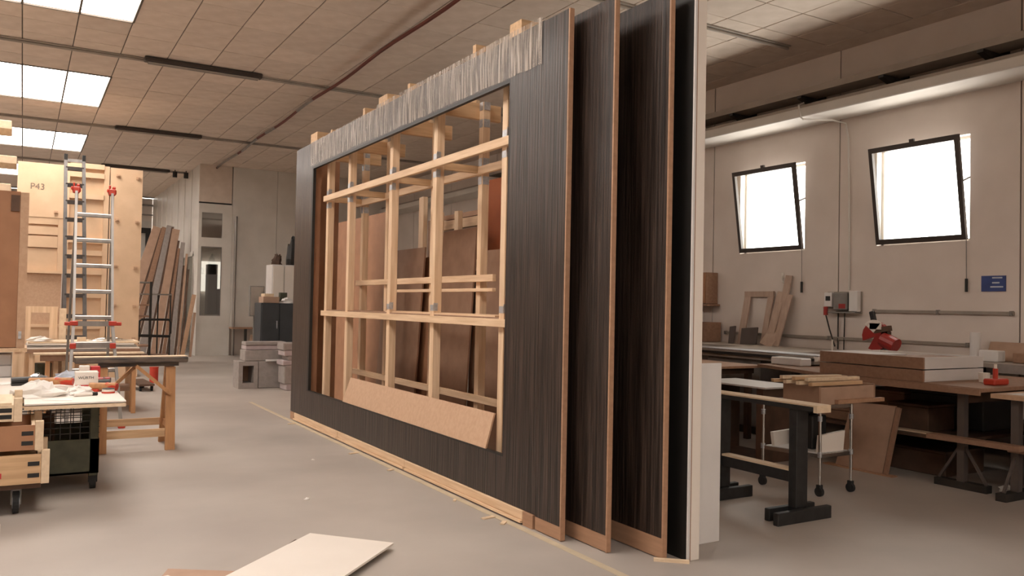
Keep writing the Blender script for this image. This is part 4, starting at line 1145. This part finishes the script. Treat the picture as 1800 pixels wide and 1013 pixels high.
# bench with the white trays
bn = empty('work_bench', (7.2, 4.9, 0), 'long work bench carrying the two white trays', 'bench')
obj('benchtop', MB().prism([(6.56, 3.74, .815), (6.60, 5.3, .815), (6.95, 6.42, .815), (8.2, 6.42, .815), (8.2, 3.74, .815)], (0, 0, .032)), 'brown', bn)
obj('edge_band', MB().bar((6.545, 3.74, .815), (6.585, 5.3, .815), .02, .05, (1, 0, 0)), 'brown', bn)
obj('apron', B(6.75, 8.1, 3.95, 4.02, .70, .814), 'darkwood', bn)
for x, y in ((6.70, 3.97), (6.95, 5.9), (8.1, 3.97), (8.1, 5.9)):
    l_ = obj('leg', B(x - .03, x + .03, y - .03, y + .03, .06, .814), 'legbrown', bn)
    obj('leg_foot', B(x - .04, x + .04, y - .22, y + .22, 0, .06), 'darksteel', bn)
    obj('leg_brace', MB().bar((x, y, .38), (x, y + .2, .06), .02, .02), 'legbrown', bn)
    obj('leg_brace', MB().bar((x, y, .38), (x, y - .2, .06), .02, .02), 'legbrown', bn)
obj('lower_shelf', B(6.74, 8.06, 4.05, 5.85, .36, .385), 'darkwood', bn)
for i, z in enumerate((.849, .957)):
    t = empty('white_tray', (7.05, 4.8, z), 'large shallow tray with tan front on the bench, the %s of two' % ('lower', 'upper')[i], 'tray', 'two stacked trays on the bench')
    obj('front_side', B(6.62, 6.64, 4.27, 5.33, z, z + .099), 'brown', t)  # front side coloured darker than the end sides
    obj('end_side', B(6.641, 7.50, 4.27, 4.29, z, z + .099), 'whitecool', t)
    obj('end_side', B(6.641, 7.50, 5.31, 5.33, z, z + .099), 'whitecool', t)
    obj('back_side', B(7.50, 7.52, 4.27, 5.33, z, z + .099), 'whitecool', t)
    obj('tray_bottom', B(6.641, 7.499, 4.291, 5.309, z + .001, z + .012), 'mdf', t)
    if i:
        obj('tray_lid', B(6.641, 7.10, 4.75, 5.309, z + .085, z + .0985), 'whitecool', t)
        obj('tray_lid', B(6.641, 7.499, 4.291, 4.745, z + .07, z + .085), 'brown', t)
# second bench toward the camera
b2 = empty('work_bench', (7.2, 2.9, 0), 'work bench at the right border cluttered with tools', 'bench')
obj('benchtop', B(6.62, 8.3, 1.2, 3.70, .775, .81), 'mdf', b2)
for x, y in ((6.72, 3.55), (6.72, 1.5), (8.2, 3.55), (8.2, 1.5)):
    obj('leg', B(x - .03, x + .03, y - .03, y + .03, .06, .774), 'legbrown', b2)
    obj('leg_foot', B(x - .22, x + .22, y - .04, y + .04, 0, .06), 'darksteel', b2)
    obj('leg_brace', MB().bar((x, y, .36), (x - .18, y, .06), .02, .02), 'legbrown', b2)
obj('lower_shelf', B(6.68, 8.24, 1.45, 3.60, .36, .39), 'brown', b2)
obj('shelf_board', B(6.56, 6.665, 3.45, 4.2, .391, .43), 'brown', loc=(6.66, 3.8, .39), label='reddish board lying across the bench legs at knee height', cat='board')
# clutter on the benches
cl = empty('red_clamp', (7.0, 3.9, .848), 'red clamp standing on the bench end beside the white trays', 'clamp')
obj('clamp_base', B(6.93, 7.15, 3.84, 3.94, .848, .90), 'redp', cl, bevel=.01)
obj('clamp_screw', MB().cyl((7.03, 3.89, .90), (7.03, 3.89, .985), .02, 10), 'redp', cl)
obj('clamp_tip', MB().cyl((7.03, 3.89, .985), (7.03, 3.89, 1.02), .012, 10), 'white', cl)
obj('white_cup', MB().cyl((7.2, 4.08, .848), (7.2, 4.08, .93), .04, 14, .045), 'white', loc=(7.2, 4.08, .848), label='white cup behind the red clamp', cat='cup')
obj('rag', MB().blob((7.2, 3.52, .811), (.15, .13, .09), 71, .3), 'paper', loc=(7.35, 3.55, .811), label='pale crumpled rag on the right bench', cat='rag')
obj('tool_heap', MB().blob((6.93, 3.2, .811), (.10, .12, .05), 72, .4), 'darkwood', loc=(7.05, 3.42, .811), label='dark brown rag on the right bench edge', cat='rag')
obj('drill_case', B(7.4, 7.8, 3.1, 3.45, .811, .93), 'cab', loc=(7.6, 3.3, .811), label='dark tool case at the right end of the bench', cat='case', bevel=.015)
obj('paper_sheet', MB().prism([(6.68, 3.3, .811), (6.95, 3.3, .811), (6.95, 3.6, .811), (6.7, 3.62, .811)], (0, 0, .003)), 'whitecool', loc=(6.8, 3.45, .811), label='white sheet lying on the right bench', cat='paper')
obj('grey_rail', B(8.35, 8.42, 2.5, 4.6, .86, .95), 'greyfoam', loc=(8.38, 3.6, .86), label='long grey profile behind the tools on the right bench', cat='profile')
# under-bench goods
ub = [((6.90, 7.3, 4.4, 4.8, .387, .62), 'darkwood', 'dark brown box under the tray bench'), ((7.4, 7.9, 4.2, 4.9, .387, .70), 'cab', 'black box at the back under the tray bench'),
      ((6.85, 7.4, 5.0, 5.6, .387, .50), 'brown', 'flat brown box under the tray bench'), ((6.9, 7.4, 3.05, 3.45, .392, .62), 'card', 'tan carton under the right bench'),
      ((6.70, 6.88, 3.22, 3.42, .392, .46), 'teal', 'teal box under the right bench'), ((7.6, 8.1, 2.8, 3.4, .392, .70), 'navy', 'navy box under the right bench'),
      ((7.0, 7.6, 4.3, 5.2, .0, .22), 'darkwood', 'low dark crate on the floor under the bench'), ((7.65, 8.0, 5.0, 5.7, 0, .30), 'brown', 'brown crate on the floor under the bench'),
      ((7.1, 7.6, 2.6, 3.3, 0, .25), 'darkwood', 'dark crate on the floor under the right bench'), ((7.45, 7.95, 5.0, 5.5, .387, .66), 'card', 'cardboard carton at the far end under the tray bench')]
for (b_, m, l) in ub:
    r = empty('storage_box', ((b_[0] + b_[1]) / 2, (b_[2] + b_[3]) / 2, b_[4]), l, 'box')
    obj('box_body', B(*b_[:5], b_[5] - .02), m, r, bevel=.008)
    obj('box_lid', B(b_[0] - .006, b_[1] + .006, b_[2] - .006, b_[3] + .006, b_[5] - .019, b_[5]), m, r)
obj('bottle', MB().cyl((6.85, 3.52, .392), (6.85, 3.52, .48), .03, 12).cyl((6.85, 3.52, .48), (6.85, 3.52, .53), .014, 10), 'paper', loc=(6.85, 3.52, .392), label='small pale bottle on the shelf under the right bench', cat='bottle')
obj('scrap_disc', MB().prism([(6.78, 4.15, .386), (6.78, 4.7, .386), (6.88, 4.75, .386), (6.88, 4.12, .386)], (0, 0, .012)), 'pale', loc=(6.8, 4.4, .386), label='pale offcut on the shelf under the tray bench', cat='offcut')
obj('white_rag', MB().blob((6.95, 3.75, 0), (.07, .05, .04), 81, .4), 'paper', loc=(6.95, 3.75, 0), label='white rag on the floor beside the bench foot', cat='rag')
obj('plank_on_floor', B(6.72, 7.5, 3.1, 3.25, .0, .05), 'rawply', loc=(7.1, 3.2, 0), label='reddish plank on the floor under the right bench', cat='plank')

# sliding-table saw
ts = empty('table_saw', (7.7, 6.9, 0), 'grey sliding table saw with a long metal table along the wall bench', 'table saw')
obj('sliding_table', B(7.30, 7.62, 5.95, 9.6, .86, .95), 'conc', ts, bevel=.006)
obj('slide_rail', B(7.27, 7.30, 5.95, 9.6, .90, .93), 'black', ts)
obj('top_plate', B(7.30, 7.60, 5.9, 9.6, .951, .962), 'galv', ts)
obj('cabinet_body', B(7.35, 8.2, 6.75, 7.6, .08, .86), 'steelgrey', ts, bevel=.01)
obj('base', B(7.33, 8.22, 6.73, 7.62, 0, .08), 'darksteel', ts)
obj('main_table', B(7.63, 8.4, 6.6, 7.9, .86, .95), 'conc', ts)
obj('end_cap', MB().cyl((7.30, 5.93, .93), (7.62, 5.93, .93), .035, 12), 'white', ts, label='white rounded end')
obj('grey_bin', B(7.09, 7.26, 5.95, 6.36, .848, .93), 'whitecool', loc=(7.2, 6.1, .848), label='grey plastic box at the end of the saw table', cat='box', bevel=.01)
obj('table_board', B(6.2, 7.1, 6.45, 8.8, .80, .825), 'rawply', loc=(6.6, 7.6, .80), label='reddish board bench beside the table saw', cat='board')
fbn = empty('board_trestle', (6.6, 7.4, 0), 'dark trestles under the reddish board beside the saw', 'trestle')
for y in (6.6, 8.5):
    obj('beam', B(6.25, 7.05, y - .04, y + .04, .73, .799), 'darkwood', fbn)
    for x in (6.3, 7.0):
        obj('leg', B(x - .03, x + .03, y - .03, y + .03, 0, .73), 'darkwood', fbn)
obj('white_board', B(5.95, 6.5, 5.4, 6.3, .70, .715), 'whitecool', loc=(6.2, 5.8, .70), label='white board lying low between the stand and the saw', cat='board')
obj('board_stand', MB().box(5.98, 6.46, 5.45, 5.53, .02, .699).box(5.98, 6.46, 6.2, 6.27, .02, .699).box(5.98, 6.46, 5.45, 6.27, 0, .02), 'darkwood', loc=(6.2, 5.8, 0), label='dark pedestal under the low white board', cat='stand')
for i, (x, y, h, m, l) in enumerate(((6.4, 7.2, .45, 'cab', 'black drum'), (6.7, 7.7, .38, 'darkwood', 'brown drum'), (6.85, 7.15, .5, 'steelgrey', 'grey drum'))):
    obj('drum', MB().cyl((x, y, 0), (x, y, h), .17, 16).cyl((x, y, h), (x, y, h + .02), .175, 16), m, loc=(x, y, 0), label=l + ' on the floor under the reddish board', cat='drum')

# wall bench with leaning frames, mitre saw
wbn = empty('wall_bench', (8.9, 7, 0), 'long grey bench along the window wall', 'bench')
obj('benchtop', B(8.45, 9.2, 3.0, 10.8, .90, .94), 'conc', wbn)
for y in (3.2, 5.2, 7.2, 9.2, 10.7):
    obj('leg', B(8.52, 8.58, y - .03, y + .03, 0, .90), 'darksteel', wbn)
    obj('leg', B(9.1, 9.16, y - .03, y + .03, 0, .90), 'darksteel', wbn)
obj('back_shelf', B(8.5, 9.18, 3.1, 10.7, .30, .33), 'darkwood', wbn)
ms_ = empty('mitre_saw', (8.6, 6.05, .941), 'red mitre saw with a black handle on the wall bench', 'mitre saw')
obj('saw_base', MB().cyl((8.62, 6.05, .941), (8.62, 6.05, .985), .17, 20).box(8.52, 8.72, 5.78, 6.32, .941, .975), 'galv', ms_)
def disc(c, r, w_, a0, a1, n=14):
    pts_ = [(c[0], c[1], c[2])] + [(c[0], c[1] + r * math.cos(a0 + (a1 - a0) * i / n), c[2] + r * math.sin(a0 + (a1 - a0) * i / n)) for i in range(n + 1)]
    return MB().prism(pts_, (w_, 0, 0))
obj('blade_guard', disc((8.55, 6.12, 1.16), .17, .06, math.radians(-20), math.radians(300)), 'saw_red', ms_, label='red blade guard')
obj('upper_guard', disc((8.535, 6.13, 1.20), .15, .014, math.radians(40), math.radians(130)).box(8.535, 8.60, 6.03, 6.18, 1.24, 1.31), 'white', ms_, label='white upper guard')
obj('motor', MB().cyl((8.56, 6.02, 1.13), (8.56, 5.85, 1.06), .085, 14), 'saw_red', ms_)
obj('pivot_post', B(8.6, 8.68, 5.98, 6.06, .985, 1.18), 'galv', ms_)
obj('saw_arm', MB().bar((8.57, 6.13, 1.22), (8.57, 5.93, 1.26), .05, .06), 'darkwood', ms_)
obj('handle', MB().bar((8.56, 6.12, 1.26), (8.56, 6.17, 1.45), .05, .06, (1, 0, 0)), 'black', ms_, bevel=.01)
obj('knob', MB().cyl((8.55, 5.99, 1.20), (8.6, 5.99, 1.20), .05, 12), 'darkwood', ms_)
# wall rails
for z, a, b, l in ((1.455, 4.9, 6.61, 'upper grey rail on the window wall beside the mitre saw'), (1.09, 5.38, 9.15, 'lower grey rail along the window wall above the bench')):
    r = empty('wall_rail', (9.2, (a + b) / 2, z), l, 'rail')
    obj('rail_channel', MB().box(9.185, 9.222, a, b, z - .018, z + .018).box(9.175, 9.185, a, b, z + .006, z + .018), 'conc', r)
    for y in (a + .02, (a + b) / 2, b - .02):
        obj('rail_clip', B(9.17, 9.222, y - .012, y + .012, z - .025, z + .025), 'steelgrey', r)
# electric box group
eb = empty('socket_board', (9.2, 7.05, 1.42), 'wall board with grey electric boxes and a red plug', 'electric box')
obj('back_plate', B(9.205, 9.224, 6.78, 7.30, 1.42, 1.70), 'conc', eb)
obj('left_box', B(9.13, 9.205, 7.18, 7.30, 1.50, 1.69), 'whitecool', eb, bevel=.008)
obj('left_face', B(9.125, 9.13, 7.20, 7.27, 1.58, 1.64), 'black', eb)
obj('middle_box', B(9.12, 9.205, 6.94, 7.15, 1.46, 1.69), 'steelgrey', eb, bevel=.01)
obj('red_label', B(9.117, 9.12, 6.96, 7.06, 1.48, 1.54), 'saw_red', eb)
obj('right_box', B(9.13, 9.205, 6.79, 6.92, 1.44, 1.71), 'whitecool', eb, bevel=.008)
obj('shelf_lip', B(9.08, 9.205, 6.78, 7.20, 1.42, 1.435), 'steelgrey', eb)
obj('plug', MB().cyl((9.12, 7.26, 1.50), (9.12, 7.26, 1.39), .03, 10), 'saw_red', eb)
obj('hanging_cable', MB().tube([(9.12, 7.26, 1.40), (9.15, 7.22, 1.2), (9.17, 7.15, .98)], .01, 6), 'darksteel', eb)
obj('hanging_cable', MB().tube([(9.19, 7.12, 1.42), (9.19, 7.12, .945)], .01, 6), 'darksteel', eb)
obj('hanging_cable', MB().tube([(9.19, 7.02, 1.42), (9.19, 7.03, .945)], .008, 6), 'darksteel', eb)
# blue sign
bs = empty('blue_sign', (9.22, 5.12, 1.78), 'blue rectangular notice with white lines on the window wall', 'sign')
obj('sign_plate', B(9.212, 9.224, 4.995, 5.26, 1.695, 1.868), 'blue', bs)
for z, a, b in ((1.845, 5.03, 5.14), (1.79, 5.06, 5.14), (1.745, 5.02, 5.16)):
    obj('print_line', B(9.2105, 9.2118, a, b, z - .008, z + .008), 'dirtycloth', bs)
# frames and boards leaning on the wall bench
fr_ = empty('door_surround', (9.15, 8.45, .941), 'pinkish empty wooden frame standing on the wall bench', 'frame')
for a in ((8.62, 8.74, .941, 1.70), (8.20, 8.30, .941, 1.70)):
    obj('jamb', MB()._add([(9.06, a[0] + .03, a[2]), (9.06, a[1] + .03, a[2]), (9.19, a[1], a[3]), (9.19, a[0], a[3]), (9.085, a[0] + .03, a[2]), (9.085, a[1] + .03, a[2]), (9.215, a[1], a[3]), (9.215, a[0], a[3])],
        [(0, 1, 2, 3), (7, 6, 5, 4), (0, 4, 5, 1), (1, 5, 6, 2), (2, 6, 7, 3), (3, 7, 4, 0)]), 'pinkwood', fr_)
obj('lintel', B(9.175, 9.21, 8.20, 8.74, 1.63, 1.71), 'pinkwood', fr_)
obj('dark_board', MB().bar((8.98, 8.80, .942), (9.05, 8.84, 1.19), .11, .02, (0, 1, 0)), 'darkboard', loc=(8.98, 8.8, .942), label='narrow dark board on the wall bench, left of the square one', cat='board')
obj('dark_board', MB().bar((8.98, 8.47, .942), (9.03, 8.49, 1.18), .30, .02, (0, 1, 0)), 'darkboard', loc=(8.98, 8.5, .942), label='square dark board leaning on the wall bench', cat='board')
for i, (y, z, wd, m, l) in enumerate(((7.93, 1.93, .11, 'pinkwood', 'tallest pale'), (8.03, 1.70, .13, 'pinkwood', 'left tan'), (7.86, 1.66, .10, 'pinkwood', 'right tan'), (8.02, 1.22, .24, 'pinkwood', 'low wide pale'))):
    obj('leaning_plank', MB().bar((9.03 - .03 * i, y + .10, .942), (9.19 - .03 * i, y, z), wd, .018, (0, 1, 0)), m, loc=(9.0, y + .1, .942), label='%s plank leaning on the window wall under the far window' % l, cat='plank')
hk = empty('wall_hook', (9.2, 8.0, 1.8), 'small white hook on the wall beside the tallest plank', 'hook')
obj('hook_body', MB().tube([(9.22, 8.07, 1.93), (9.2, 8.07, 1.88), (9.19, 8.05, 1.84), (9.19, 8.0, 1.83), (9.2, 7.99, 1.88)], .012, 6), 'white', hk)
obj('hook_plate', B(9.215, 9.224, 8.05, 8.09, 1.90, 1.97), 'white', hk)
wk = empty('wall_cupboard', (9.1, 9.5, 1.5), 'brown wall cupboard near the tall white panel', 'cupboard')
obj('carcase', B(8.97, 9.22, 9.33, 10.1, 1.52, 2.0), 'brown', wk, bevel=.005)
obj('door', B(8.955, 8.969, 9.34, 9.70, 1.53, 1.99), 'mdfred', wk)
obj('shelf', B(8.95, 9.22, 9.28, 10.1, 1.49, 1.515), 'brown', wk)
obj('drawer_box', B(8.9, 9.19, 9.22, 9.95, .942, 1.24), 'brown', loc=(9.05, 9.6, .942), label='brown box on the wall bench under the wall cupboard', cat='box', bevel=.006)
wc_ = empty('steel_can', (8.95, 9.85, 1.242), 'white can between the wall cupboard and the brown box', 'can')
obj('can_body', MB().cyl((9.0, 9.5, 1.242), (9.0, 9.5, 1.40), .06, 14), 'whitecool', wc_)
obj('can_cap', MB().cyl((9.0, 9.5, 1.40), (9.0, 9.5, 1.44), .04, 12), 'redp', wc_)
obj('white_tube', MB().cyl((8.95, 5.17, .942), (8.95, 5.17, 1.24), .055, 16), 'whitecool', loc=(8.95, 5.17, .942), label='upright white tube on the wall bench right of the mitre saw', cat='tube', smooth=False)
obj('ply_sheet', MB().bar((9.05, 4.9, .942), (9.14, 4.9, 1.14), .42, .015, (0, 1, 0)), 'card', loc=(9.05, 4.9, .942), label='tan board leaning at the right end of the wall bench', cat='board')
obj('white_block', B(8.75, 8.9, 4.82, 5.02, .942, 1.06), 'whitecool', loc=(8.8, 4.9, .942), label='white block in front of the tan board on the wall bench', cat='block', bevel=.008)
obj('brown_block', B(8.8, 8.95, 4.45, 4.7, .942, 1.05), 'brown', loc=(8.87, 4.6, .942), label='brown block at the right end of the wall bench', cat='block', bevel=.008)
obj('white_stick', MB().cyl((8.9, 6.98, .942), (8.9, 6.98, 1.08), .012, 8), 'white', loc=(8.9, 6.98, .942), label='thin white stick standing on the wall bench under the electric boxes', cat='stick')
